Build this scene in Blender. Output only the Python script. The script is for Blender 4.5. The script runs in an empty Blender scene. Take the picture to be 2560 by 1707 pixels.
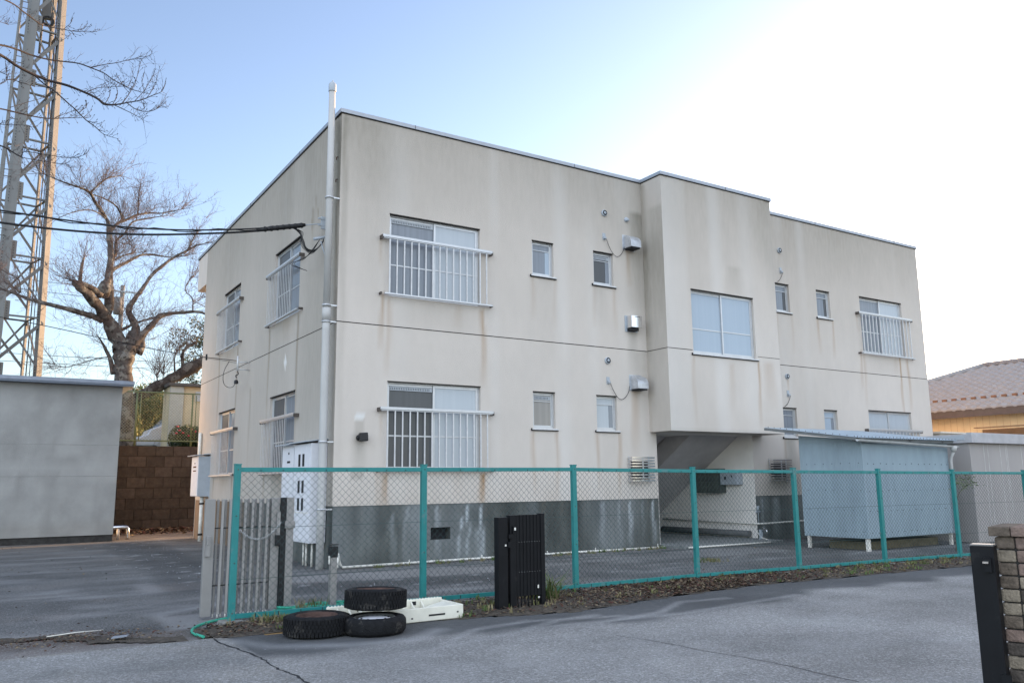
import bpy, bmesh, math, random
from mathutils import Vector, Matrix
R = random.Random(7)
S = bpy.context.scene
C = S.collection
rad = math.radians

# ---------------- camera ----------------
CAM = Vector((-5.2097, -14.0523, 1.4))
yaw, pitch, roll = 0.5664, 0.1696, -0.0111
fw = Vector((math.sin(yaw)*math.cos(pitch), math.cos(yaw)*math.cos(pitch), math.sin(pitch)))
rt = Vector((math.cos(yaw), -math.sin(yaw), 0)); up = rt.cross(fw)
rt, up = rt*math.cos(roll)+up*math.sin(roll), up*math.cos(roll)-rt*math.sin(roll)
cd = bpy.data.cameras.new('camera'); cam = bpy.data.objects.new('camera', cd); C.objects.link(cam)
cam.matrix_world = Matrix(((rt.x, up.x, -fw.x, CAM.x), (rt.y, up.y, -fw.y, CAM.y), (rt.z, up.z, -fw.z, CAM.z), (0, 0, 0, 1)))
cd.sensor_width = 36; cd.lens = 2076.0/2560*36; cd.clip_end = 3000; cd.clip_start = 0.05
S.camera = cam
# ---------------- sky, sun, exposure ----------------
SUN_AZ, SUN_EL = 74, 9        # degrees; azimuth from +Y towards +X
w = bpy.data.worlds.new("World"); S.world = w; w.use_nodes = True
nt = w.node_tree; bg = nt.nodes['Background']
sky = nt.nodes.new('ShaderNodeTexSky'); sky.sky_type = 'NISHITA'; sky.sun_disc = False
sky.sun_elevation = rad(SUN_EL); sky.sun_rotation = rad(SUN_AZ)
sky.air_density = 1.0; sky.dust_density = 1.0; sky.ozone_density = 1.5
SKYHOOK = (nt, sky, bg)
hs = nt.nodes.new('ShaderNodeHueSaturation'); hs.inputs['Saturation'].default_value = 0.85
gm = nt.nodes.new('ShaderNodeGamma'); gm.inputs['Gamma'].default_value = 1.1
ti = nt.nodes.new('ShaderNodeMix'); ti.data_type = 'RGBA'; ti.blend_type = 'MULTIPLY'; ti.inputs[0].default_value = 1; ti.inputs[7].default_value = (.80, .79, .88, 1)
nt.links.new(sky.outputs[0], hs.inputs['Color']); nt.links.new(hs.outputs[0], gm.inputs[0]); nt.links.new(gm.outputs[0], ti.inputs[6])
# added fill light: sky behind the camera brightened to lift the shaded facades
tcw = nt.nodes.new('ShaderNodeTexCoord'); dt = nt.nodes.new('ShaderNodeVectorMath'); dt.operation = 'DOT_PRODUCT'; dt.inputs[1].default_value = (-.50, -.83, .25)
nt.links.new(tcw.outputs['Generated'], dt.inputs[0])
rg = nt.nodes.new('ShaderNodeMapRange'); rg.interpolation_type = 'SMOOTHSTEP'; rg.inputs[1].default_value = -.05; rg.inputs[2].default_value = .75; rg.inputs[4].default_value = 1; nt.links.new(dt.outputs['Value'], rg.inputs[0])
sky_fill = nt.nodes.new('ShaderNodeMix'); sky_fill.data_type = 'RGBA'; sky_fill.blend_type = 'ADD'; nt.links.new(rg.outputs[0], sky_fill.inputs[0]); nt.links.new(ti.outputs[2], sky_fill.inputs[6]); sky_fill.inputs[7].default_value = (3.15, 3.26, 3.42, 1)
nt.links.new(sky_fill.outputs[2], bg.inputs[0])
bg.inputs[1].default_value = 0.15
sd = bpy.data.lights.new('sun', 'SUN'); sd.energy = 4.2; sd.angle = rad(0.5); sd.color = (1.0, 0.60, 0.30)
so = bpy.data.objects.new('sun', sd); C.objects.link(so)
sv = Vector((math.sin(rad(SUN_AZ))*math.cos(rad(SUN_EL)), math.cos(rad(SUN_AZ))*math.cos(rad(SUN_EL)), math.sin(rad(SUN_EL))))
so.rotation_euler = sv.to_track_quat('Z', 'Y').to_euler()
S.view_settings.view_transform = 'Standard'; S.view_settings.look = 'None'; S.view_settings.gamma = 1
S.view_settings.exposure = 1.5
S.render.engine = 'CYCLES'

# ---------------- materials ----------------
def mat(name, col, rough=0.7, metal=0.0, var=0.12, scale=6.0, bump=0.0, bscale=80.0, stretch=1.0, spec=0.35, attr=None, tr=0.0, emis=None):
    """procedural paint: colour broken up by noise; attr: colour attribute with r=rust and warm tint, g=grime and darker tone, b=wash, alpha=damp"""
    m = bpy.data.materials.new(name); m.use_nodes = True
    n = m.node_tree.nodes; L = m.node_tree.links
    b = n['Principled BSDF']; b.inputs['Roughness'].default_value = rough; b.inputs['Metallic'].default_value = metal
    b.inputs['Specular IOR Level'].default_value = spec
    tc = n.new('ShaderNodeNewGeometry')
    mp = n.new('ShaderNodeMapping'); L.new(tc.outputs['Position'], mp.inputs[0]); mp.inputs['Scale'].default_value = (1, 1, 1.0/stretch)
    nz = n.new('ShaderNodeTexNoise'); nz.inputs['Scale'].default_value = scale; nz.inputs['Detail'].default_value = 6; nz.inputs['Roughness'].default_value = 0.62
    L.new(mp.outputs[0], nz.inputs['Vector'])
    mr = n.new('ShaderNodeMapRange'); L.new(nz.outputs['Fac'], mr.inputs[0])
    mr.inputs[1].default_value = 0.3; mr.inputs[2].default_value = 0.7
    mr.inputs[3].default_value = 1-var; mr.inputs[4].default_value = 1+var
    mx = n.new('ShaderNodeMix'); mx.data_type = 'RGBA'; mx.blend_type = 'MULTIPLY'; mx.inputs[0].default_value = 1
    mx.inputs[6].default_value = (*col, 1); L.new(mr.outputs[0], mx.inputs[7])
    out = mx.outputs[2]
    if attr:
        at = n.new('ShaderNodeVertexColor'); at.layer_name = 'stain'
        sp = n.new('ShaderNodeSeparateColor'); L.new(at.outputs[0], sp.inputs[0])
        n2 = n.new('ShaderNodeTexNoise'); n2.inputs['Scale'].default_value = 9; n2.inputs['Detail'].default_value = 5
        mp2 = n.new('ShaderNodeMapping'); mp2.inputs['Scale'].default_value = (1.4, 1.4, 0.3); L.new(tc.outputs['Position'], mp2.inputs[0]); L.new(mp2.outputs[0], n2.inputs['Vector'])
        m2 = n.new('ShaderNodeMapRange'); m2.inputs[1].default_value = .35; m2.inputs[2].default_value = .65; m2.inputs[3].default_value = .90; m2.inputs[4].default_value = 1.06; L.new(n2.outputs['Fac'], m2.inputs[0])
        for ch, c in zip(range(3), attr):
            mu = n.new('ShaderNodeMath'); mu.operation = 'MULTIPLY'; mu.use_clamp = True; L.new(sp.outputs[ch], mu.inputs[0]); L.new(m2.outputs[0], mu.inputs[1])
            k = n.new('ShaderNodeMix'); k.data_type = 'RGBA'; L.new(mu.outputs[0], k.inputs[0]); L.new(out, k.inputs[6]); k.inputs[7].default_value = (*c, 1); out = k.outputs[2]
    L.new(out, b.inputs['Base Color'])
    if bump:
        bn = n.new('ShaderNodeTexNoise'); bn.inputs['Scale'].default_value = bscale; bn.inputs['Detail'].default_value = 4; L.new(tc.outputs['Position'], bn.inputs['Vector'])
        bp = n.new('ShaderNodeBump'); bp.inputs['Strength'].default_value = bump; bp.inputs['Distance'].default_value = 0.02; L.new(bn.outputs['Fac'], bp.inputs['Height']); L.new(bp.outputs[0], b.inputs['Normal'])
    m['b'] = 1
    return m
def node(m, t): return m.node_tree.nodes.new(t)

# ---------------- mesh helpers ----------------
class MB:
    def __init__(s): s.b = bmesh.new(); s.mi = 0
    def m(s, i): s.mi = i; return s
    def face(s, pts):
        try:
            f = s.b.faces.new([s.b.verts.new(p) for p in pts]); f.material_index = s.mi; return f
        except ValueError: return None
    def obox(s, o, a, b, c):
        o, a, b, c = Vector(o), Vector(a), Vector(b), Vector(c)
        v = [s.b.verts.new(o+a*i+b*j+c*k) for k in (0, 1) for j in (0, 1) for i in (0, 1)]
        for q in ((0, 2, 3, 1), (4, 5, 7, 6), (0, 1, 5, 4), (2, 6, 7, 3), (0, 4, 6, 2), (1, 3, 7, 5)):
            f = s.b.faces.new([v[i] for i in q]); f.material_index = s.mi
        return s
    def box(s, x0, x1, y0, y1, z0, z1):
        return s.obox((x0, y0, z0), (x1-x0, 0, 0), (0, y1-y0, 0), (0, 0, z1-z0))
    def tube(s, pts, r, n=6, cap=True):
        pts = [Vector(p[:3]) for p in pts]
        rr = r if isinstance(r, (list, tuple)) else [r]*len(pts)
        rings = []; prev = None
        for i, p in enumerate(pts):
            d = (pts[min(i+1, len(pts)-1)]-pts[max(i-1, 0)])
            if d.length < 1e-9: d = Vector((0, 0, 1))
            d.normalize()
            if prev is None:
                a = d.orthogonal().normalized()
            else:
                a = (prev-d*prev.dot(d));
                a = a.normalized() if a.length > 1e-6 else d.orthogonal().normalized()
            prev = a; b = d.cross(a)
            rings.append([s.b.verts.new(p+(a*math.cos(2*math.pi*k/n)+b*math.sin(2*math.pi*k/n))*rr[i]) for k in range(n)])
        for A, B in zip(rings, rings[1:]):
            for k in range(n):
                f = s.b.faces.new((A[k], A[(k+1) % n], B[(k+1) % n], B[k])); f.material_index = s.mi; f.smooth = n > 4
        if cap and n > 2:
            for rg in (rings[0][::-1], rings[-1]):
                f = s.b.faces.new(rg); f.material_index = s.mi
        return s
    def lathe(s, prof, o=(0, 0, 0), n=32, axis='z'):
        rings = []
        for r, h in prof:
            rg = []
            for k in range(n):
                a = 2*math.pi*k/n; u, v = r*math.cos(a), r*math.sin(a)
                p = {'z': (u, v, h), 'y': (u, h, v), 'x': (h, u, v)}[axis]
                rg.append(s.b.verts.new(Vector(o)+Vector(p)))
            rings.append(rg)
        for A, B in zip(rings, rings[1:]):
            for k in range(n):
                f = s.b.faces.new((A[k], A[(k+1) % n], B[(k+1) % n], B[k])); f.material_index = s.mi; f.smooth = True
        return s
    def prism(s, poly, d, axis='z'):
        """poly: list of 3-d points, extruded by vector d"""
        d = Vector(d); a = [s.b.verts.new(p) for p in poly]; b = [s.b.verts.new(Vector(p)+d) for p in poly]
        n = len(a)
        fs = [s.b.faces.new(a[::-1]), s.b.faces.new(b)]+[s.b.faces.new((a[i], a[(i+1) % n], b[(i+1) % n], b[i])) for i in range(n)]
        for f in fs: f.material_index = s.mi
        return s
    def done(s, name, mats, parent=None, bevel=0, fixn=True):
        if fixn: bmesh.ops.recalc_face_normals(s.b, faces=s.b.faces)
        me = bpy.data.meshes.new(name); s.b.to_mesh(me); s.b.free()
        for m in (mats if isinstance(mats, (list, tuple)) else [mats]): me.materials.append(m)
        o = bpy.data.objects.new(name, me); C.objects.link(o)
        if parent:
            o.parent = parent
            P = parent
            off = Vector((0, 0, 0))
            while P: off += P.location; P = P.parent
            for v in me.vertices: v.co -= off
        if bevel:
            md = o.modifiers.new('bevel', 'BEVEL'); md.width = bevel; md.segments = 2; md.limit_method = 'ANGLE'; md.angle_limit = rad(40)
        return o
def tag(o, label, cat, group=None, kind=None):
    if label: o['label'] = label
    if cat: o['category'] = cat
    if group: o['group'] = group
    if kind: o['kind'] = kind
    return o
def thing(name, label, cat, loc=(0, 0, 0), group=None):
    o = bpy.data.objects.new(name, None); C.objects.link(o); o.location = loc; o.empty_display_size = .2
    return tag(o, label, cat, group)
def copy_tree(o, parent=None):
    c = o.copy(); C.objects.link(c)
    if parent: c.parent = parent
    for ch in list(o.children): copy_tree(ch, c)
    return c
def struct(o): o['kind'] = 'structure'; return o

# colours of shared materials
cream = (0.605, 0.55, 0.492)
M = {}
M['stucco'] = mat('cream_stucco', cream, .9, var=.035, scale=2.6, stretch=2, bump=.5, bscale=70, spec=.2, attr=((.36, .22, .11), (.23, .21, .17), (.72, .72, .70)))
M['plinth'] = mat('stained_concrete', (.102, .107, .098), .85, var=.38, scale=3.0, stretch=3, bump=.35, bscale=45, spec=.25, attr=((.26, .17, .10), (.022, .026, .025), (.40, .43, .44)))
M['joint'] = mat('joint_dark', (.03, .028, .025), .9)
M['alu'] = mat('aluminium', (.52, .53, .54), .38, .55, var=.06, scale=9)
M['aluw'] = mat('pale_aluminium', (.58, .58, .58), .45, .25, var=.10, scale=14)
M['black_rubber'] = mat('black_seal', (.02, .02, .02), .6)
M['coping'] = mat('coping_metal', (.34, .36, .39), .4, .4, var=.06)
M['galv'] = mat('galvanised_pipe', (.45, .445, .43), .7, .0, var=.10, scale=5, stretch=4)
M['cable'] = mat('black_cable', (.012, .012, .013), .5)
def chips(m, col, thr, sc):
    """worn spots of another colour in a paint"""
    n = m.node_tree.nodes; L = m.node_tree.links; bs_ = n['Principled BSDF']; src = bs_.inputs['Base Color'].links[0].from_socket
    gg = n.new('ShaderNodeNewGeometry'); z = n.new('ShaderNodeTexNoise'); z.inputs['Scale'].default_value = sc; z.inputs['Detail'].default_value = 7; z.inputs['Roughness'].default_value = .7; L.new(gg.outputs['Position'], z.inputs['Vector'])
    r = n.new('ShaderNodeMapRange'); r.inputs[1].default_value = thr; r.inputs[2].default_value = thr+.035; L.new(z.outputs['Fac'], r.inputs[0])
    k = n.new('ShaderNodeMix'); k.data_type = 'RGBA'; L.new(r.outputs[0], k.inputs[0]); L.new(src, k.inputs[6]); k.inputs[7].default_value = (*col, 1); L.new(k.outputs[2], bs_.inputs['Base Color']); return m
M['white_paint'] = mat('white_cabinet_paint', (.66, .67, .70), .5, var=.05, scale=8)
M['grey_paint'] = mat('grey_cabinet_paint', (.38, .42, .46), .5, var=.07, scale=6)
M['rust'] = mat('rusty_iron', (.10, .045, .025), .85, .3, var=.3, scale=30)
M['dark'] = mat('dark_interior', (.02, .02, .022), .8)
M['teal'] = mat('teal_paint', (.020, .19, .185), .42, var=.10, scale=7, bump=.08, bscale=40)
M['wire_teal'] = mat('coated_wire', (.03, .06, .06), .5, var=.2, scale=20)
chips(M['teal'], (.07, .19, .19), .60, 5); chips(M['teal'], (.09, .05, .03), .685, 16)
M['chrome'] = mat('polished_steel', (.75, .75, .76), .16, 1.0, var=.04)
M['pvc'] = mat('white_pvc', (.68, .66, .60), .5, var=.15, scale=12)
def glassy(name, c1, c2, rough=.12, spec=.6):
    """window pane: glass with blind, screen or curtain close behind, faintly uneven"""
    m = mat(name, c1, rough, spec=spec, var=.10, scale=1.6)
    n = m.node_tree.nodes; L = m.node_tree.links; b = n['Principled BSDF']
    g = n.new('ShaderNodeNewGeometry'); mp = n.new('ShaderNodeMapping'); mp.inputs['Scale'].default_value = (14, 14, .25); L.new(g.outputs['Position'], mp.inputs[0])
    z = n.new('ShaderNodeTexNoise'); z.inputs['Scale'].default_value = 1.2; z.inputs['Detail'].default_value = 3; L.new(mp.outputs[0], z.inputs['Vector'])
    r = n.new('ShaderNodeMapRange'); r.inputs[1].default_value = .35; r.inputs[2].default_value = .65; L.new(z.outputs['Fac'], r.inputs[0])
    k = n.new('ShaderNodeMix'); k.data_type = 'RGBA'; L.new(r.outputs[0], k.inputs[0]); k.inputs[6].default_value = (*c1, 1); k.inputs[7].default_value = (*c2, 1)
    L.new(k.outputs[2], b.inputs['Base Color'])
    b.inputs['Coat Weight'].default_value = .7; b.inputs['Coat Roughness'].default_value = .03
    b.inputs['Roughness'].default_value = .6
    return m
M['pane_dark'] = glassy('pane_dark_screen', (.06, .064, .068), (.05, .054, .058)); M['pane_dark'].node_tree.nodes['Principled BSDF'].inputs['Coat Weight'].default_value = .35
M['pane_grey'] = glassy('pane_grey_screen', (.19, .215, .245), (.15, .17, .20))
M['pane_pale'] = glassy('pane_pale_blind', (.40, .44, .47), (.375, .415, .45))
M['pane_blue'] = glassy('pane_sky_glass', (.33, .40, .47), (.315, .385, .455))  # blue base colour paints in the reflected sky
M['pane_brown'] = glassy('pane_brown_curtain', (.25, .235, .215), (.215, .20, .185))
M['blind'] = mat('slatted_vent', (.40, .43, .46), .6, var=.05)

# ---------------- apartment building ----------------
M['bracket'] = mat('bracket_iron', (.10, .085, .075), .7, .3, var=.4, scale=40)
ZT, X3, D, BY = 8.31, 18.32, 10.93, -0.686
apt = thing('apartment_building', 'two-storey cream stucco apartment block with grey plinth, window guards and projecting stair bay', 'building')

def clamp(v, a=0, b=1): return max(a, min(b, v))
def streak(u, z, u0, ztop, ln, wd, a):
    """a run of dirt or rust below a point"""
    if z > ztop or z < ztop-ln: return 0
    d = abs(u-u0-.02*math.sin(z*3+u0*7))/(wd*(1+.6*(ztop-z)/ln))
    if d > 1: return 0
    return a*(1-d*d)*max(0, 1-(ztop-z)/ln)**.6
def linsp(a, b, st):
    n = max(1, int(round((b-a)/st))); return [a+(b-a)*i/n for i in range(n+1)]
def grid_wall(name, mats, P, u0, u1, z0, z1, holes, stain, depth=None, inward=None, step=.06, parent=None, extra=None):
    """wall sheet at P(u,z) -> point; holes [(ua,ub,za,zb)] get reveals of `depth` along `inward`"""
    us = {round(u0, 4), round(u1, 4)}; zs = {round(z0, 4), round(z1, 4)}
    for h in holes:
        for q in h[:2]:
            if u0 <= q <= u1: us.add(round(q, 4))
        for q in h[2:4]:
            if z0 <= q <= z1: zs.add(round(q, 4))
    def fill(sv, st):
        sv = sorted(sv); out = []
        for a, b in zip(sv, sv[1:]): out += linsp(a, b, st)[:-1]
        return out+[sv[-1]]
    U, Z = fill(us, step), fill(zs, step*1.8)
    bm = bmesh.new(); cl = bm.loops.layers.float_color.new('stain'); V = {}
    def vert(i, j):
        if (i, j) not in V: V[i, j] = bm.verts.new(P(U[i], Z[j]))
        return V[i, j]
    sc = {}
    def st(i, j):
        if (i, j) not in sc: sc[i, j] = tuple(clamp(q) for q in stain(U[i], Z[j]))+(1,)
        return sc[i, j]
    for i in range(len(U)-1):
        for j in range(len(Z)-1):
            um, zm = (U[i]+U[i+1])/2, (Z[j]+Z[j+1])/2
            if any(h[0] < um < h[1] and h[2] < zm < h[3] for h in holes): continue
            q = [(i, j), (i+1, j), (i+1, j+1), (i, j+1)]
            f = bm.faces.new([vert(*k) for k in q])
            for lp, k in zip(f.loops, q): lp[cl] = st(*k)
    bmesh.ops.recalc_face_normals(bm, faces=bm.faces)
    if depth:
        d = Vector(inward)*depth
        for h in holes:
            if len(h) > 4 and not h[4]: continue
            a, b_, c, e = h[:4]
            c4 = [Vector(P(a, c)), Vector(P(b_, c)), Vector(P(b_, e)), Vector(P(a, e))]
            for k in range(4):
                p, q = c4[k], c4[(k+1) % 4]
                f = bm.faces.new([bm.verts.new(v) for v in (p, q, q+d, p+d)])
                for lp in f.loops: lp[cl] = (0, .12, 0, 1)
    me = bpy.data.meshes.new(name); bm.to_mesh(me); bm.free()
    for m in (mats if isinstance(mats, list) else [mats]): me.materials.append(m)
    o = bpy.data.objects.new(name, me); C.objects.link(o)
    if parent: o.parent = parent
    return o
def vnoise(x, s=0):
    i = math.floor(x); f = x-i; f = f*f*(3-2*f)
    h = lambda k: (math.sin((k+s*13.7)*127.1)*43758.5453) % 1
    return h(i)*(1-f)+h(i+1)*f

WIN_BIG = [(1.0, 2.98, 4.9, 6.5), (1.0, 2.98, 1.66, 3.29)]
WIN_BIGR = [(15.33, 17.31, 4.9, 6.5), (15.33, 17.31, 1.66, 3.29)]
SM_L = [(4.25, 4.80, 5.72, 6.47), (5.88, 6.44, 5.72, 6.47), (4.22, 4.77, 2.51, 3.26), (5.86, 6.42, 2.51, 3.26)]
SM_R = [(11.83, 12.36, 5.72, 6.47), (13.46, 14.02, 5.72, 6.47), (11.81, 12.34, 2.49, 3.23), (13.43, 13.97, 2.49, 3.23)]
ENT = (7.53, 10.63, 0, 2.5)
streaks = []
def addsill(h, amp, ln=1.1):
    streaks.append((h[0]+.0, h[2]-.02, ln, .05, amp)); streaks.append((h[1]+.03, h[2]-.02, ln*1.1, .045, amp*1.1))
for h, a in zip(WIN_BIG+WIN_BIGR, (.55, .3, .5, .3)):
    streaks += [(h[0]-.14, h[2]+.02, 1.1, .05, a*1.1), (h[0]+.0, h[2]-.05, 1.5, .05, a*.8), (h[1]+.06, h[2]-.05, 1.6, .06, a*1.2), (h[1]-.5, h[2]-.05, .5, .1, a*.4), (h[0]-.14, h[2]+1.05, .55, .03, a*.9)]
for h, a in zip(SM_L+SM_R, (.28, .3, .5, .55, .25, .5, .4, .3)): addsill(h, a, 1.0 if h[2] > 4 else 1.3)
streaks += [(17.0, 4.9, 1.9, .035, 1.0), (1.0, 1.6, .6, .06, .7), (3.0, 1.6, .6, .07, .8), (6.93, 3.4, 1.5, .12, .5), (6.9, 6.62, .9, .07, .55), (12.07, 4.0, .5, .03, .6), (12.07, 7.3, .4, .03, .3)]
grime = [(7.25, 7.6, 3.0, .35, .55), (7.25, 4.3, 1.5, .3, .3), (6.95, 4.75, 1.2, .15, .35), (11.6, 1.9, .9, .5, .75), (12.0, 2.45, 1.3, .25, .6), (6.0, 5.7, 1.0, .2, .15),
         (.47, 2.3, .7, .12, .45), (2.1, 4.85, .6, .8, .2), (16.3, 4.85, .6, .8, .2), (.08, 8.2, 7, .07, .35), (.62, 8.25, 2.5, .5, .12), (4.5, 5.65, 2.2, .4, .14)]
def st_front(u, z):
    r = sum(streak(u, z, *q) for q in streaks)
    g = sum(streak(u, z, *q) for q in grime)
    top = clamp((z-6.6)/1.8)
    g += .36*top*(.75+.4*vnoise(u*.9, 1))+.20*clamp((z-4.6)/2.2)*(.7+.4*vnoise(u*.7, 12))  # tone darkens towards the top of the wall
    g += .16*vnoise(u*1.1, 3)*vnoise(u*.5+z*.5, 4)
    if z < 1.5: g += (1.5-z)*.25*vnoise(u*5, 2); r += (1.5-z)*.3*vnoise(u*3, 6)
    b = .35*max(0, vnoise(u*2.4, 8)-.62)*2*vnoise(z*.8+u, 9)
    if 0.35 < u < .6 and z < 8: b += 0
    # pale rectangle outlined above the lamp where an older fitting stood
    if abs(u-.47) < .1 and 2.3 < z < 2.64:
        g = .32; b = 0
        if abs(u-.38) < .025 or z > 2.6: b = .9; g = 0
    # old filled hole on the wall below the lamp
    if (u-.44)**2+(z-1.6)**2 < .012: g = .45
    return r, g, b
grid_wall('wall', M['stucco'], lambda u, z: (u, 0, z), 0, X3, 1.05, ZT, WIN_BIG+WIN_BIGR+SM_L+SM_R+[(7.53, 10.63, 0, 2.5, False), (7.53, 10.8, 2.52, 7.95, False)], st_front, .13, (0, 1, 0), parent=apt)
def st_pl(u, z):
    w = 0
    for k, (c, wd, a, zt) in enumerate([(1.75, .03, .8, .95), (2.05, .05, .5, 1.0), (2.52, .02, 1.0, 1.0), (2.68, .025, 1.0, 1.0), (3.02, .035, 1.0, .95), (1.15, .05, .35, .9), (1.4, .035, .35, 1.), (2.95, .10, .4, .6), (5.95, .07, .35, 1.0), (6.72, .05, .9, 1.03), (7.05, .03, .25, 1.), (7.36, .05, .9, 1.03), (6.4, .04, .3, .95), (10.85, .06, .5, 1.0), (11.35, .14, .55, 1.0), (14, .1, .5, 1.0)]):
        w += streak(u, z, c+.02*math.sin(z*9+k), zt, 1.0, wd, a)
    w += .5*max(0, vnoise(u*3.1, 21)-.55)*clamp(z+.2)+.55*max(0, vnoise(u*1.15, 22)-.35)*(.5+.6*vnoise(z*4+u*2, 25))
    g = .75*max(0, vnoise(u*4.3, 23)-.3)*clamp(1.1-(1.05-z)*.8)*(.3+vnoise(u*1.1, 24))
    g += .55*clamp(1-abs(u-4.2)/1.5)*(.5+.6*vnoise(u*2.3, 26))+.5*clamp(1-abs(u-.9)/.6)*vnoise(z*3, 28)+.35*clamp(1-abs(u-6.1)/.6)
    r = .35*max(0, vnoise(u*9, 27)-.6)*(1 if z > .8 else 0)
    return r, g, w
grid_wall('plinth', M['plinth'], lambda u, z: (u, .012, z), 0.012, 7.53, -.2, 1.05, [(1.91, 2.32, .40, .62)], st_pl, .2, (0, 1, 0), parent=apt)
grid_wall('plinth', M['plinth'], lambda u, z: (u, .012, z), 10.63, X3, -.2, 1.05, [], st_pl, parent=apt)
g = MB(); g.m(0).box(1.9, 2.34, .19, .25, .38, .64); v = g.done('crawl_space_vent', M['dark'], apt)
# underside lip between stucco and plinth
# left side wall
WL = [(2.2, 3.95, 4.9, 6.5), (6.9, 8.55, 4.9, 6.5), (2.25, 3.97, 1.68, 3.3), (6.93, 8.6, 1.68, 3.32)]
stl = []
for h in WL: stl += [(h[0]+.02, h[2]-.03, 3.2 if h[2] > 4 else .62, .05, .75), (h[1]+.25, h[2]-.03, 3.0 if h[2] > 4 else .62, .05, .6), (h[0]+.8, h[2]-.03, .45, .5, .35)]
stl += [(.16, 7.5, 1.6, .03, 1.0), (.16, 6.6, 2.2, .03, .6), (.03, 8.2, 3.5, .02, 1.0), (1.5, 6.9, .9, .05, .5), (1.35, 7.1, .5, .04, .4), (1.2, 6.8, .4, .02, .6), (1.55, 6.65, .4, .03, .5), (.55, 4.3, 1.4, .12, .3), (.13, 8.2, 4.0, .06, .55), (.06, 5, 4.0, .05, .35), (5.6, 3.7, 2.4, .06, .4)]
def st_left(u, z):
    r = .8*sum(streak(u, z, *q) for q in stl)
    g = .30+.24*vnoise(u*1.2, 31)*vnoise(u*.6+z*.3, 32)+.28*clamp((z-5.8)/2.4)+.35*streak(u, z, .25, 8.3, 8, .2, 1)  # darker overall, more so high up and near the corner
    g += .5*sum(streak(u, z, q[0], q[1], q[2]*.6, q[3]*1.6, q[4]) for q in stl)
    if (u-1.32)**2*6+(z-3.74)**2 < 0: g = 0
    b = .9 if ((u-2.98)/.09)**2+((z-3.95)/.13)**2 < 1 else .15*max(0, vnoise(u*3, 33)-.6)
    if b > .8: g = r = 0
    if 2.5 < u < 3.7 and 1.2 < z < 1.62: g += .3*vnoise(u*3, 5)
    return r, g, b
grid_wall('wall', M['stucco'], lambda u, z: (0, u, z), 0, D, 1.05, ZT, WL, st_left, .16, (1, 0, 0), parent=apt)
def st_pll(u, z):
    return clamp((u-5)/3)*.9, .4*vnoise(u*3, 41), .2*max(0, vnoise(u*3, 42)-.5)  # brown towards the far end paints in warm bounced light
grid_wall('plinth', M['plinth'], lambda u, z: (.012, u, z), 0.012, D, -.2, 1.05, [], st_pll, parent=apt)
# unseen sides, roof slab, roof overhang at the back, floor between storeys
g = MB()
g.face([(X3, 0, -.2), (X3, D, -.2), (X3, D, ZT), (X3, 0, ZT)])
g.face([(0, D, -.2), (X3, D, -.2), (X3, D, 7.31), (0, D, 7.31)])
g.box(0.0, X3, D+.001, 12.1, 7.31, ZT-.002)
g.done('wall', M['stucco'], apt)
g = MB(); g.box(.2, X3-.2, .2, D-.05, 7.9, 8.0); g.done('roof', M['coping'], apt)
# stair bay
BX0, BX1, BZ = 7.34, 10.99, 2.5
def st_bay(u, z):
    r = sum(streak(u, z, *q) for q in [(8.1, 4.2, 1.6, .04, .35), (10.22, 4.2, 1.6, .05, .75), (9.3, 4.1, 1.2, .1, .2), (10.6, 4.2, 1.2, .2, .25)])
    g = .14*vnoise(u*1.2, 51)*vnoise(z*.6+u, 52)*2+.35*clamp((z-6.2)/2)+.14*clamp((z-4.4)/2)+.15*(z < 2.6)+streak(u, z, 9.6, 6.4, .7, .3, .25)  # darker high up and at the lower edge
    return r, g, .4*max(0, vnoise(u*1.9, 53)-.55)*2
BW = (8.12, 10.17, 4.25, 5.73)
grid_wall('bay_wall', M['stucco'], lambda u, z: (u, BY, z), BX0, BX1, BZ, ZT, [BW], st_bay, .12, (0, 1, 0), parent=apt)
def st_bs(u, z): return .1*(u > -.1), .30+.35*vnoise(z*.8, 61)*clamp((z-3)/4)+.35*streak(u, z, -.02, 8.3, 5.5, .16, 1)+.25*streak(u, z, -.6, 7.6, 2.5, .5, 1), 0
grid_wall('bay_wall', M['stucco'], lambda u, z: (BX0, u, z), BY, 0, BZ, ZT, [], st_bs, parent=apt)
grid_wall('bay_wall', M['stucco'], lambda u, z: (BX1, u, z), BY, 0, BZ, ZT, [], st_bs, parent=apt)
g = MB(); g.face([(BX0, BY, BZ), (BX1, BY, BZ), (BX1, 0, BZ), (BX0, 0, BZ)]); g.done('bay_soffit', M['stucco'], apt)
# entrance recess with under-stair slope
E0, E1, EY = 7.53, 10.63, 5.6
g = MB()
g.face([(E0, 0, -.2), (E0, EY, -.2), (E0, EY, BZ), (E0, 0, BZ)])
g.face([(E1, 0, -.2), (E1, EY, -.2), (E1, EY, BZ), (E1, 0, BZ)])
g.face([(E0, EY, -.2), (E1, EY, -.2), (E1, EY, BZ), (E0, EY, BZ)])
g.face([(E0, 0.0, BZ), (E1, 0.0, BZ), (E1, EY, BZ), (E0, EY, BZ)])
g.done('entrance_wall', mat('entrance_stucco', (.80, .76, .71), .9, var=.08, scale=2, bump=.4, bscale=70), apt)
g = MB(); g.prism([(9.0, .45, 2.499), (9.0, 4.4, -.1), (9.0, 4.9, -.1), (9.0, 1.3, 2.499)], (1.625, 0, 0)).prism([(E0+.005, 1.2, 2.499), (E0+.005, 4.6, .6), (E0+.005, 5.2, .6), (E0+.005, 2, 2.499)], (1.40, 0, 0))
g.done('staircase', mat('stair_concrete', (.52, .50, .50), .9, var=.1, scale=3), apt)
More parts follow.
